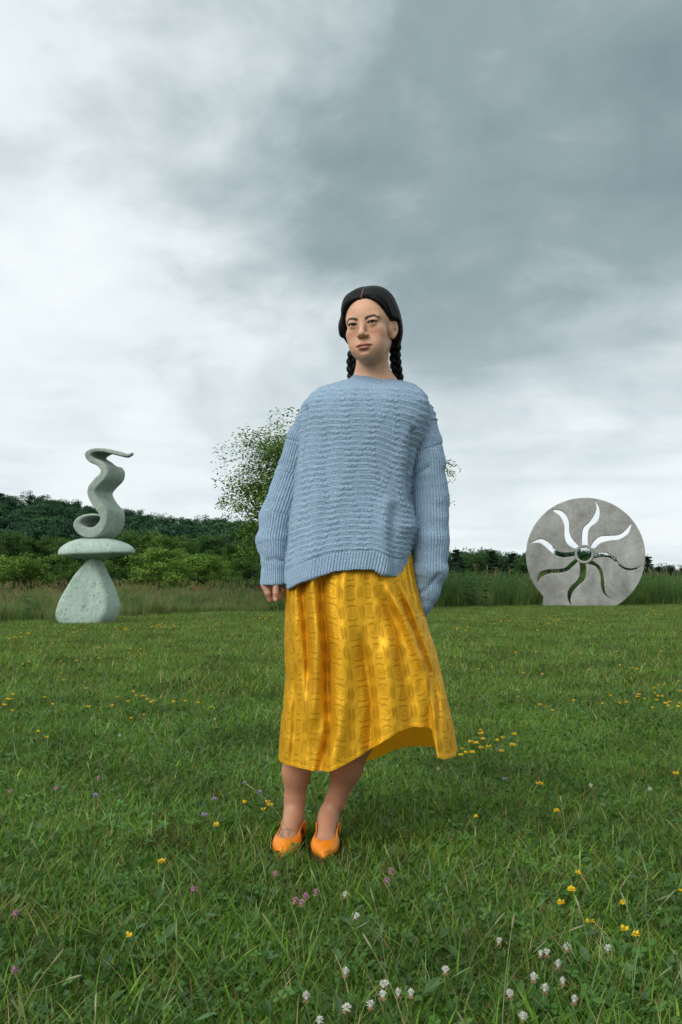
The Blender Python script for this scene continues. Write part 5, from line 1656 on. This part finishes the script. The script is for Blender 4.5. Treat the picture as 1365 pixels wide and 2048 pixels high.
r2 = t.math('SQRT', t.math('ADD', t.math('POWER', ab(t.math('MULTIPLY', p_, 1.12)), 2), t.math('POWER', ab(q_), 2)))
r4 = t.math('POWER', t.math('ADD', t.math('POWER', ab(t.math('MULTIPLY', p_, 1.12)), 3.5), t.math('POWER', ab(q_), 3.5)), 1 / 3.5)
def band(s_, c_, h_): return t.math('SUBTRACT', 1.0, t.smooth(ab(t.math('SUBTRACT', s_, c_)), h_ * .8, h_ * 1.2))
rings = t.math('MAXIMUM', band(r2, .105, .020), t.math('MULTIPLY', band(r4, .185, .014), .8))
rings = t.math('MAXIMUM', rings, t.math('MULTIPLY', band(r2, .235, .010), .7))
cap_ = t.math('MULTIPLY', band(r2, .37, .048), t.smooth(ab(q_), .27, .30))
cap_ = t.math('MULTIPLY', cap_, t.math('SUBTRACT', 1.0, t.smooth(t.math('ABSOLUTE', p_), .22, .25)))
rings = t.math('MAXIMUM', rings, cap_)
rings = t.math('MAXIMUM', rings, t.math('MULTIPLY', band(r4, .315, .010), .6))
lp = ab(t.math('SUBTRACT', ab(p_), .425))
lw = t.math('MULTIPLY', t.math('SUBTRACT', 1.0, t.math('MULTIPLY', t.math('POWER', ab(q_), 2), 7.6)), .085)
leafs = t.math('SUBTRACT', 1.0, t.smooth(t.math('SUBTRACT', lp, lw), -.008, .008))
cen = t.math('SUBTRACT', 1.0, t.smooth(ab(t.math('SUBTRACT', .5, ab(p_))), .008, .014))
leafs = t.math('MULTIPLY', leafs, t.math('SUBTRACT', 1.0, cen))
pat = t.math('MAXIMUM', rings, t.math('MULTIPLY', leafs, .9))
hemb = t.math('SUBTRACT', 1.0, t.smooth(s3.outputs[2], .008, .011))
g = t.node('ShaderNodeNewGeometry')
wn = t.noise(t.vmath('MULTIPLY', g.outputs['Position'], (1, 1, .3)), 60, 4, .6)
wv = t.noise(t.vmath('MULTIPLY', g.outputs['Position'], (1, 1, 6)), 500, 2, .5)
bc = t.mix(t.math('MULTIPLY', pat, .60), (.73, .39, .018), (.33, .155, .004))
bc = t.mix(t.math('MULTIPLY', hemb, .5), bc, (.74, .36, .01))
rg = t.math('ADD', t.smooth(pat, 0, 1, .42, .56), t.math('MULTIPLY', wn, .08))
hg = t.math('ADD', t.math('MULTIPLY', wn, .8), t.math('MULTIPLY', wv, .12))
hg = t.math('SUBTRACT', hg, t.math('MULTIPLY', pat, .03))
hg = t.math('ADD', hg, t.math('MULTIPLY', t.smooth(s3.outputs[2], .0085, .0105, 1, 0), .5))
front = principled(t, out, bc, rg, 1.0, bump=hg, bump_dist=.0035, bump_str=.6, Specular_Tint=(1, .74, .22, 1), Metallic=.34)
bk = t.node('ShaderNodeBsdfDiffuse'); t.put(bk.inputs[0], (.62, .31, .012))
tl = t.node('ShaderNodeBsdfTranslucent'); t.put(tl.inputs[0], (.70, .33, .01))
mk = t.node('ShaderNodeMixShader'); mk.inputs[0].default_value = .45; t.l.new(bk.outputs[0], mk.inputs[1]); t.l.new(tl.outputs[0], mk.inputs[2])
fm = t.node('ShaderNodeMixShader'); fm.inputs[0].default_value = .12; t.l.new(front.outputs[0], fm.inputs[1]); t.l.new(tl.outputs[0], fm.inputs[2])
mb = t.node('ShaderNodeMixShader'); t.l.new(g.outputs['Backfacing'], mb.inputs[0]); t.l.new(fm.outputs[0], mb.inputs[1]); t.l.new(mk.outputs[0], mb.inputs[2])
t.l.new(mb.outputs[0], out.inputs[0])
M['satin'] = m
V, F, S_ = build_skirt()
me = np_mesh('skirt', V, F, True, {'suv': S_})
skirt = link('skirt', me, M['satin'], person)

# ---- shoes
m, t, out = new_mat('orange_leather')
g = t.node('ShaderNodeNewGeometry')
n = t.noise(g.outputs['Position'], 260, 4, .6); n2 = t.noise(g.outputs['Position'], 25, 3, .6)
c = t.mix(t.smooth(n2, .35, .7), (.74, .235, .008), (.60, .175, .006))
principled(t, out, c, .42, .4, bump=n, bump_dist=.0008, bump_str=.4)
M['shoe'] = m
m, t, out = new_mat('shoe_sole'); principled(t, out, (.10, .045, .015), .7, .3); M['sole'] = m
for k, (R, c0) in enumerate(FOOT):
    fr = (R, c0)
    B = Field(np.arange(c0[0] - .16, c0[0] + .16, .0024), np.arange(c0[1] - .34, c0[1] + .08, .0028), np.arange(-.004, .13, .0024))
    def A_(pr, kk=.01, op='u'): add_prim(B, pr, kk, op, frame=fr)
    for pr, kk in foot_prims(.0058):
        A_(pr, kk)
    A_(rcone((.003, .17, .018), (.009, .268, .009), .027, .006), .02)                       # pointed toe
    def trim(X, Y, Z): return (.052 + .0 * X + .060 * sst(-Y, -.12, -.02) * 1.0 - .035 * sst(Y, .10, .17)) - Z
    sg = (-1, 1)[k]
    def slit(X, Y, Z):                                        # the deep v of the vamp
        w_ = np.clip((.198 - Y) * .24, 0, .030)
        return np.maximum(np.maximum(np.abs(X - .003) - w_, .018 - Z), Y - .198)
    add_prim(B, (slit, np.array([-.05, -.06, .0]), np.array([.05, .21, .16])), .004, 's', frame=fr)
    def top(X, Y, Z): return (.046 + .022 * np.clip((.17 - Y) / .10, 0, 1) * (1 - .55 * np.clip((.07 - Y) / .07, 0, 1))) - Z
    add_prim(B, (top, np.array([-.08, -.06, .0]), np.array([.08, .30, .16])), .006, 's', frame=fr)
    B2 = Field(B.x, B.y, B.z)
    for pr, kk in foot_prims(): add_prim(B2, pr, kk, frame=fr)
    B.F = np.maximum(B.F, -(B2.F - .0016))
    V, Q = B.mesh(); V = laplacian(V, Q, 5)
    sh_ = link('shoe', np_mesh('shoe', V, Q), M['shoe'], person)
    sv = []
    o_ = [(0, -.004), (.026, .01), (.030, .05), (.026, .10), (.044, .16), (.036, .205), (.012, .262), (.004, .262), (-.030, .205), (-.040, .16), (-.024, .10), (-.028, .05), (-.024, .01)]
    ring = catmull(o_ + [o_[0]], 4)[:-1]
    P0 = np.array([R @ np.array([a, b, -.010]) + c0 for a, b in ring]); P1 = np.array([R @ np.array([a * 1.02, b, .003]) + c0 for a, b in ring])
    n_ = len(ring); cc = P0.mean(0); 
    V = np.concatenate([P0, P1, [cc], [P1.mean(0)]])
    F = [[i, (i + 1) % n_, (i + 1) % n_ + n_, i + n_] for i in range(n_)] + [[(i + 1) % n_, i, 2 * n_, 2 * n_] for i in range(n_)] + [[i + n_, (i + 1) % n_ + n_, 2 * n_ + 1, 2 * n_ + 1] for i in range(n_)]
    b = Bag(); b.add(V, F[:n_]); b.add(V, [f_[:3] for f_ in F[n_:]])
    link('sole', b.mesh('sole'), M['sole'], sh_)
# ------------------------------------------------------------------ flowers in the lawn
def on_plane(px, py, h):
    r = ray(px, py); t_ = (h - EYE) / r.z
    return Vector((r.x * t_, r.y * t_, 0))
def flat_mat(name, lo, hi, rough=.55, trans=.25):
    m, t, out = new_mat(name)
    g = t.node('ShaderNodeNewGeometry')
    c = t.mix(t.smooth(t.noise(g.outputs['Position'], 260, 3, .6), .35, .65), lo, hi)
    p = principled(t, out, c, rough, .3)
    tr = t.node('ShaderNodeBsdfTranslucent'); t.put(tr.inputs[0], c)
    mx = t.node('ShaderNodeMixShader'); mx.inputs[0].default_value = trans
    t.l.new(p.outputs[0], mx.inputs[1]); t.l.new(tr.outputs[0], mx.inputs[2]); t.l.new(mx.outputs[0], out.inputs[0])
    return m
M['petal_white'] = flat_mat('petal_white', (.52, .53, .46), (.74, .74, .68))
M['petal_pink'] = flat_mat('petal_pink', (.36, .16, .24), (.58, .34, .42))
M['petal_yellow'] = flat_mat('petal_yellow', (.70, .44, .01), (.80, .58, .02))
M['petal_brown'] = flat_mat('petal_brown', (.22, .12, .06), (.36, .22, .12))
M['petal_violet'] = flat_mat('petal_violet', (.26, .20, .38), (.42, .34, .52))
M['stalk'] = flat_mat('stalk', (.06, .12, .03), (.10, .17, .05))
def petal(b, c, d_, L_, w_, curl=.3):
    d_ = np.array(d_, float); d_ /= np.linalg.norm(d_)
    s_ = np.cross(d_, [.1, .2, 1]); s_ /= np.linalg.norm(s_); n_ = np.cross(s_, d_)
    c = np.array(c, float)
    a = c + d_ * L_ * .5 + n_ * curl * L_ * .25; e = c + d_ * L_
    b.add([c - s_ * w_ * .25, c + s_ * w_ * .25, a + s_ * w_ * .5, e + s_ * w_ * .12, e - s_ * w_ * .12, a - s_ * w_ * .5, a + n_ * w_ * .22], [[0, 1, 6, 6], [1, 2, 6, 6], [2, 3, 6, 6], [3, 4, 6, 6], [4, 5, 6, 6], [5, 0, 6, 6]])
def stalk_mesh(h, lx=.0, r=.0012):
    V, F = tube([(0, 0, 0), (lx * .3, 0, h * .5), (lx, 0, h)], [r * 1.2, r, r * .8], 5)
    return np_mesh('stalk', V, F)
rs = np.random.RandomState(3)
def clover_head(r, seed, droop=.25):
    rs = np.random.RandomState(seed); b = Bag(); b2 = Bag()
    V, F = tube([(0, 0, -r * .3), (0, 0, 0), (0, 0, r * .6)], [r * .3, r * .5, r * .25], 6); b.add(V, F)
    for i in range(46):
        z = -.55 + 1.5 * (i + .5) / 46; a = i * 2.399
        q = math.sqrt(max(0, 1 - min(z, .99) ** 2))
        d_ = np.array([q * math.cos(a), q * math.sin(a), z + .35]) + rs.normal(0, .12, 3)
        low = z < -.55 + 1.5 * droop
        if low: d_[2] = -.7
        petal(b2 if low else b, np.array([0, 0, 0]) + d_ / np.linalg.norm(d_) * r * .35, d_, r * rs.uniform(.55, .85), r * .30)
    return b.mesh('flower_head', False), b2.mesh('withered_petals', False)
def trefoil_head(r, seed, n=5):
    rs = np.random.RandomState(seed); b = Bag()
    for i in range(n):
        a = i * 2 * PI / n + rs.normal(0, .2); c = np.array([math.cos(a), math.sin(a), 0]) * r * .3 + [0, 0, rs.uniform(-.1, .2) * r]
        out_ = np.array([math.cos(a), math.sin(a), .35])
        petal(b, c, out_ + [0, 0, .9], r * .95, r * .95, .5)      # standard
        petal(b, c, out_ + [math.sin(a) * .3, -math.cos(a) * .3, 0], r * .8, r * .5, .5)
        petal(b, c, out_ + [-math.sin(a) * .3, math.cos(a) * .3, 0], r * .8, r * .5, .5)
    return b.mesh('flower_head', False)
CW = [clover_head(.0105, 1), clover_head(.0095, 2, .4), clover_head(.010, 3, .12)]
CP = [clover_head(.0105, 5, .1), clover_head(.0095, 6, .3)]
TY = [trefoil_head(.013, 7, 5), trefoil_head(.011, 8, 3), trefoil_head(.012, 9, 6)]
ST = {}
def flower(name, px, py, kind, label, group, cat='flower', s=1.0, h=None):
    h = h or rnd.uniform(.065, .11)
    p = on_plane(px, py, h)
    e = empty(name, p, rnd.random() * 6.28); e.scale = (s, s, 1)
    hh = round(h * 100) / 100
    if hh not in ST:
        ST[hh] = stalk_mesh(hh, .006); ST[hh].materials.append(M['stalk'])
    def put(nm, me, mt, z=0., x=0.):
        o = bpy.data.objects.new(nm, me); COL.objects.link(o); o.parent = e; o.location = (x, 0, z)
        if len(me.materials) == 0: me.materials.append(mt)
        if me.materials[0] is not mt: o.material_slots[0].link = 'OBJECT'; o.material_slots[0].material = mt
        return o
    put('stalk', ST[hh], M['stalk'])
    if kind in ('white', 'pink'):
        k = rnd.choice(CW if kind == 'white' else CP)
        hd_ = put('flower_head', k[0], M['petal_' + kind], hh, .006)
        w_ = put('withered_petals', k[1], M['petal_brown'], hh, .006)
    else:
        hd_ = put('flower_head', rnd.choice(TY), M['petal_' + kind], hh, .006)
        if kind == 'yellow' and s >= 1.2:
            hd_.scale = (1.2, 1.2, 1.2)
    return tag(e, label, cat, group)
rnd.seed(21)
NEARW = [
 (693, 1792, 'white clover head alone on the lawn, below and right of the orange shoes'),
 (717, 1835, 'white clover head low in the grass, straight below the gap right of the shoes'),
 (691, 1943, 'small white clover head at bottom centre, above the pair by the lower edge'),
 (608, 1992, 'white clover head on a bare stalk, leftmost of the white ones at the lower edge'),
 (775, 1974, 'white clover head at the top left of the tight cluster at bottom centre'),
 (772, 1997, 'white clover head in the middle left of the tight cluster at bottom centre'),
 (745, 2012, 'white clover head lowest of the tight cluster at bottom centre'),
 (793, 1990, 'small white clover head in the middle of the tight cluster at bottom centre'),
 (826, 1988, 'large white clover head at the right end of the tight cluster at bottom centre'),
 (896, 1947, 'large white clover head between the centre cluster and the right hand cluster'),
 (642, 2044, 'white clover head cut by the bottom edge, left of centre'),
 (699, 2016, 'half hidden white clover head near the bottom edge, below the shoes'),
 (1002, 1881, 'tiny white clover head above the left end of the right hand cluster'),
 (1078, 1911, 'round white clover bud in the right hand cluster, upper left'),
 (1099, 1909, 'white clover head on a tall stalk at the top of the right hand cluster'),
 (1129, 1902, 'small white clover head at the upper right of the right hand cluster'),
 (1112, 1932, 'half withered white clover head in the centre of the right hand cluster'),
 (1067, 1953, 'white and brown clover head on the left of the right hand cluster'),
 (1085, 1976, 'white clover head in the lower middle of the right hand cluster'),
 (1130, 1970, 'white clover head with brown skirt, right side of the right hand cluster'),
 (1023, 1988, 'large ragged white clover head at the lower left of the right hand cluster'),
 (1148, 2007, 'large white clover head lowest in the right hand cluster'),
 (1217, 1900, 'white clover head standing alone near the right edge under the yellow pair'),
 (1040, 2040, 'white clover head at the bottom edge, right of centre'),
 (1185, 1575, 'white clover head in the middle distance right of the skirt hem'),
 (1302, 1582, 'white clover head in the middle distance near the right edge'),
 (430, 1438, 'white clover head left of the skirt in the middle distance'),
 (239, 1471, 'small white clover head far left in the middle distance'),
 (876, 1541, 'white clover head just below the right corner of the skirt')]
for px, py, lab in NEARW:
    flower('white_clover', px, py, 'white', lab, 'white clover heads in the lawn', s=rnd.uniform(.68, .95), h=rnd.uniform(.08, .12))
NEARP = [(548, 1748, 'pink clover head just below the left orange shoe'), (782, 1747, 'pink clover head right of the shoes, upper of a pair'), (772, 1758, 'paler pink clover head right of the shoes, lower of a pair'),
 (608, 1806, 'pink clover head, left of the pair below the shoes'), (613, 1796, 'pink clover head, upper of the pair below the shoes'), (592, 1800, 'faded pink clover head beside the pair below the shoes'), (630, 1781, 'pale pink clover head right under the right shoe'),
 (27, 1826, 'pink clover head at the left picture edge'), (24, 1944, 'pink clover head in the lower left corner'), (383, 1781, 'pale pink clover head between left edge and shoes'),
 (200, 1557, 'pink clover head in the middle distance on the left'), (116, 1575, 'pink clover head in the middle distance near the left edge'), (23, 1582, 'pale pink clover head at the left edge in the middle distance'),
 (418, 1297, 'pink clover head far back left of the skirt'), (1271, 1389, 'pink clover head beside the yellow patch on the right'), (994, 1499, 'pink clover head among the yellow blossoms by the skirt hem'), (1095, 1314, 'pink clover head far back on the right')]
for px, py, lab in NEARP:
    flower('pink_clover', px, py, 'pink', lab, 'pink clover heads in the lawn', s=rnd.uniform(.8, 1.0))
NEARV = [(488, 1571, 'violet blossom left of the skirt in the middle distance'), (520, 1590, 'violet blossom just left of the lower leg'), (195, 1592, 'violet blossom in the grass on the left'), (412, 1632, 'violet blossom left of the orange shoes'), (430, 1600, 'violet blossom between the left edge and the shoes'), (1010, 1560, 'violet blossom below the yellow patch right of the skirt'), (640, 1546, 'violet blossom between the two legs')]
for px, py, lab in NEARV:
    flower('self_heal', px, py, 'violet', lab, 'violet blossoms in the lawn', s=.8)
NEARY = [(1174, 1843, 1.25, 'large yellow blossom cluster low on the right, the brightest there'), (1250, 1860, 1.25, 'large yellow blossom cluster near the right edge above the lone white clover'), (1269, 1874, .9, 'small yellow blossom just right of the large cluster by the right edge'),
 (1155, 1744, 1.0, 'yellow blossom highest of the few in the lower right lawn'), (1118, 1810, 1.0, 'narrow yellow blossom left of the large bright cluster in the lower right'), (1148, 1779, 1.0, 'yellow blossom between the highest one and the large bright cluster in the lower right'),
 (1243, 1810, .8, 'small yellow blossom above the large cluster near the right edge'), (1361, 1787, 1.0, 'yellow blossom cut by the right picture edge'), (324, 1729, 1.2, 'yellow blossom pair left of the orange shoes'), (259, 1870, .9, 'single pale yellow blossom low on the left'),
 (538, 1605, 1.0, 'yellow blossom, upper of the small bunch left of the lower leg'), (543, 1613, 1.1, 'yellow blossom, middle of the small bunch left of the lower leg'), (530, 1621, .9, 'yellow blossom, lowest of the small bunch left of the lower leg'),
 (1082, 1568, 1.3, 'yellow blossom alone right of the skirt, above the lower lawn'), (1354, 1548, 1.2, 'yellow blossom near the right edge level with the skirt hem'), (1111, 1626, 1.1, 'yellow blossom alone in the middle of the right lawn'), (953, 1634, 1.1, 'yellow blossom nearest the shoes on the right'), (435, 1655, .9, 'yellow blossom left of the ankles'), (492, 1605, .8, 'yellow blossom far left of the small bunch by the leg')]
for px, py, s, lab in NEARY:
    flower('yellow_trefoil', px, py, 'yellow', lab, 'yellow blossoms in the near lawn', s=s * .85)
ORD = ['leftmost', 'second from left', 'third from left', 'fourth from left', 'fifth from left', 'sixth from left', 'seventh from left', 'eighth from left', 'ninth from left', 'tenth from left']
def many(pts, ox, oy, k, place, group, s=1.15):
    """labels by place: rows of the patch from far to near, counted from the left inside each row"""
    P_ = sorted([(oy + b / k, ox + a / k) for a, b in pts])
    nr = max(1, math.ceil(len(P_) / 10))
    names = [''] if nr == 1 else (['farther ', 'nearer '] if nr == 2 else ['farthest ', 'second farthest ', 'third farthest ', 'fourth farthest ', 'fifth farthest ', 'sixth farthest '][:nr - 1] + ['nearest '])
    for r in range(nr):
        row_ = sorted(P_[r * len(P_) // nr:(r + 1) * len(P_) // nr], key=lambda q: q[1])
        for i, (py, px) in enumerate(row_):
            flower('yellow_trefoil', px, py, 'yellow', ('yellow blossom, ' + ORD[i] + ' in the ' + names[r] + 'row ' + place), group, s=s * rnd.uniform(.7, 1.05), h=rnd.uniform(.07, .12))
many([(225, 460), (178, 520), (120, 560), (122, 590), (150, 585), (225, 560), (315, 515), (350, 494), (282, 545), (355, 572), (420, 540), (197, 535), (246, 505), (190, 580), (420, 484), (226, 475)], 880, 1300, 2.814,
     'by the skirt corner', 'yellow blossoms beside the skirt corner')
many([(435, 230), (443, 262), (560, 308), (595, 325), (755, 290), (960, 262), (918, 305), (1208, 245), (1230, 195), (1263, 192), (1203, 213), (1125, 250), (1158, 275), (1228, 265), (1258, 265), (1220, 280), (1350, 232), (1345, 298), (1350, 175), (1280, 300), (1200, 330), (1047, 300), (1012, 303), (633, 337), (1300, 292), (1115, 262), (1340, 325), (1290, 318)], 880, 1300, 2.814,
     'of the thick right patch', 'yellow blossoms in the right hand patch')
many([(1018, 85), (1143, 55), (1100, 105), (1080, 103), (1115, 106), (1158, 82), (580, 138), (470, 128), (218, 107), (120, 95), (290, 100), (430, 15), (545, 8), (737, 22), (963, 22), (998, 12), (1250, 8), (1240, 30), (128, 82), (345, 70), (55, 88), (1078, 158), (840, 115), (240, 62), (425, 20), (795, 18)], 880, 1300, 2.814,
     'toward the round sculpture', 'yellow blossoms in the field on the right')
many([(345, 55), (293, 83), (95, 100), (135, 128), (105, 131), (200, 165), (290, 127), (530, 152), (515, 151), (545, 153), (570, 128), (570, 140), (558, 175), (635, 103), (717, 158), (712, 156), (770, 160), (755, 173), (790, 183), (772, 188), (705, 185), (690, 212), (725, 200), (880, 98), (905, 120), (902, 132), (933, 120), (952, 133), (957, 155), (915, 160), (885, 142), (380, 200), (465, 210), (415, 224), (425, 223), (488, 180), (543, 208), (332, 230), (160, 232), (205, 248), (200, 255), (130, 245), (348, 246), (333, 292), (345, 332), (470, 373), (653, 220), (60, 137), (40, 95), (205, 127), (360, 128), (170, 158), (433, 106), (405, 88), (495, 106)], 0, 1240, 2.73,
     'before the stone sculpture', 'yellow blossoms in the field on the left')
many([(58, 438), (35, 436), (72, 415), (32, 468), (76, 492), (245, 425), (288, 460), (490, 480), (790, 415), (780, 413), (730, 392), (740, 412), (800, 437), (835, 442), (826, 452), (695, 450), (612, 475), (640, 427), (787, 523), (712, 543), (263, 642), (1085, 452), (1010, 447), (950, 452), (1275, 157), (1153, 482), (212, 607)], 0, 1240, 2.73,
     'left of the skirt', 'yellow blossoms in the middle lawn on the left')
rr = np.random.RandomState(12)
def band_fl(n, x0, x1, y0, y1, lab, group):
    cs = [(rr.uniform(x0, x1), rr.uniform(y0, y1)) for _ in range(max(3, n // 5))]
    for i in range(n):
        c = cs[rr.randint(len(cs))]
        flower('yellow_trefoil', c[0] + rr.normal(0, 14), c[1] + rr.normal(0, 2.2), 'yellow', lab, group, s=rr.uniform(1.1, 1.7), h=rr.uniform(.10, .15))
band_fl(46, 250, 560, 1236, 1262, 'tiny yellow blossom far back in the field left of the person', 'far yellow blossoms on the left')
band_fl(50, 900, 1360, 1222, 1262, 'tiny yellow blossom far back in front of the round sculpture', 'far yellow blossoms on the right')
band_fl(16, 0, 240, 1258, 1275, 'tiny yellow blossom at the foot of the stone sculpture', 'yellow blossoms by the boulder')
# flowering stalks and seed heads of grass standing above the lawn
def seed_stalks():
    b = Bag(); rs = np.random.RandomState(31)
    for i in range(520):
        y = 1.7 + 12 * rs.rand() ** 1.6; x = rs.uniform(-1, 1) * (.4 * y + .4)
        h = rs.uniform(.12, .24); l_ = rs.normal(0, .35, 2) * h
        s = np.linspace(0, 1, 6)
        P_ = np.stack([x + l_[0] * s ** 2, y + l_[1] * s ** 2, h * (s - .12 * s ** 3)], 1)
        col = rs.choice(3); col = [(.12, .19, .07), (.19, .24, .11), (.27, .27, .15)][col]
        V, F = tube(P_, [.0011, .001, .0009, .0008, .0008, .0006], 3); b.add(V, F, col)
        e = P_[-1]; d_ = P_[-1] - P_[-2]; d_ /= np.linalg.norm(d_)
        V, F = tube([e - d_ * .012, e, e + d_ * .014, e + d_ * .022], [.0008, .0022, .0018, .0004], 4); b.add(V, F, np.array(col) * 1.25)
    return b.mesh('seed_stalks', False)
tag(link('grass_stalks', seed_stalks(), M['lawn']), 'thin seeding grass stalks standing above the lawn', 'grass', kind='stuff')

def dry_patch(px, py, r, label):
    c = on_ground(px, py); b = Bag()
    b.add(*blade_batch(520, r, .015, .055, .0015, .0035, 3, 2.2, [(.16, .085, .045), (.10, .055, .030), (.22, .15, .08), (.06, .04, .025)], [4, 4, 3, 3]))
    o = link('dry_grass', b.mesh('dry_grass', False), M['lawn']); o.location = (c.x, c.y, .018); o.scale = (1, 1.6, 1)
    tag(o, label, 'dry grass', kind='stuff')
dry_patch(352, 1570, .13, 'brown patch of dead cut grass left of the skirt')
dry_patch(1085, 1772, .06, 'small brown patch of dead grass on the right')
dry_patch(330, 1690, .07, 'small brown patch of dead grass left of the shoes')

# the turf right round the shoes, blade by blade, none growing through a sole
def foot_turf():
    b = Bag(); cx, cy = -.10, 3.13; R_ = .62; n0 = int(3600 * (R_ / .34) ** 2)
    def clear(X, Y):
        ok = np.ones(X.shape, bool)
        for Rf, c0 in FOOT:
            lx = (X - c0[0]) * Rf[0, 0] + (Y - c0[1]) * Rf[1, 0]; ly = (X - c0[0]) * Rf[0, 1] + (Y - c0[1]) * Rf[1, 1]
            wd = np.interp(ly, [-.02, .05, .16, .21, .275], [.034, .040, .049, .038, .008])
            ok &= ~((np.abs(lx) < wd) & (ly > -.02) & (ly < .275))
        return ok
    for n_, a, k in ((n0, (R_, .024, .078, .0025, .0055, 4, .9, GREENS, GW), 5), (int(n0 * .06), (R_, .06, .11, .002, .0045, 5, .7, GREENS, [10, 14, 10, 14, 12, 8, 2]), 6),
                     (int(n0 * .12), (R_, .01, .05, .0015, .003, 3, 2.2, [(.27, .20, .11), (.17, .10, .05), (.34, .30, .20)], [3, 3, 2]), 4)):
        V, F, C = blade_batch(n_, *a)
        V = V.reshape(n_, 2 * k, 3) + [cx, cy, 0]; C = C.reshape(n_, 2 * k, 3)
        ok = clear(V[:, :, 0], V[:, :, 1])[:, :].all(1) | (clear(V[:, 0, 0], V[:, 0, 1]) & (V[:, :, 1].min(1) < 3.02))
        V, C = V[ok], C[ok]; m_ = len(V)
        base = (np.arange(m_) * 2 * k)[:, None]; i = np.arange(k - 1)[None, :]
        F = np.stack([base + 2 * i, base + 2 * i + 1, base + 2 * i + 3, base + 2 * i + 2], 2).reshape(-1, 4)
        b.add(V.reshape(-1, 3), F, C.reshape(-1, 3))
    V, F, C = disc_leaves(int(n0 * .03), R_, (.009, .017), (.012, .05), [(.07, .17, .035), (.08, .20, .045), (.10, .18, .045)], LOBE, 3, .45)
    V = V + [cx, cy, 0]; L8 = V.reshape(-1, 24, 3); ok = clear(L8[:, :, 0], L8[:, :, 1]).all(1)
    V = L8[ok].reshape(-1, 3); C = C.reshape(-1, 24, 3)[ok].reshape(-1, 3); q = ok.sum()
    F = F.reshape(-1, 18, 4)[:q].reshape(-1, 4)
    b.add(V, F, C)
    return b.mesh('turf', False)
tag(link('turf', foot_turf(), M['lawn']), 'trodden grass close round the orange shoes', 'grass', kind='stuff')
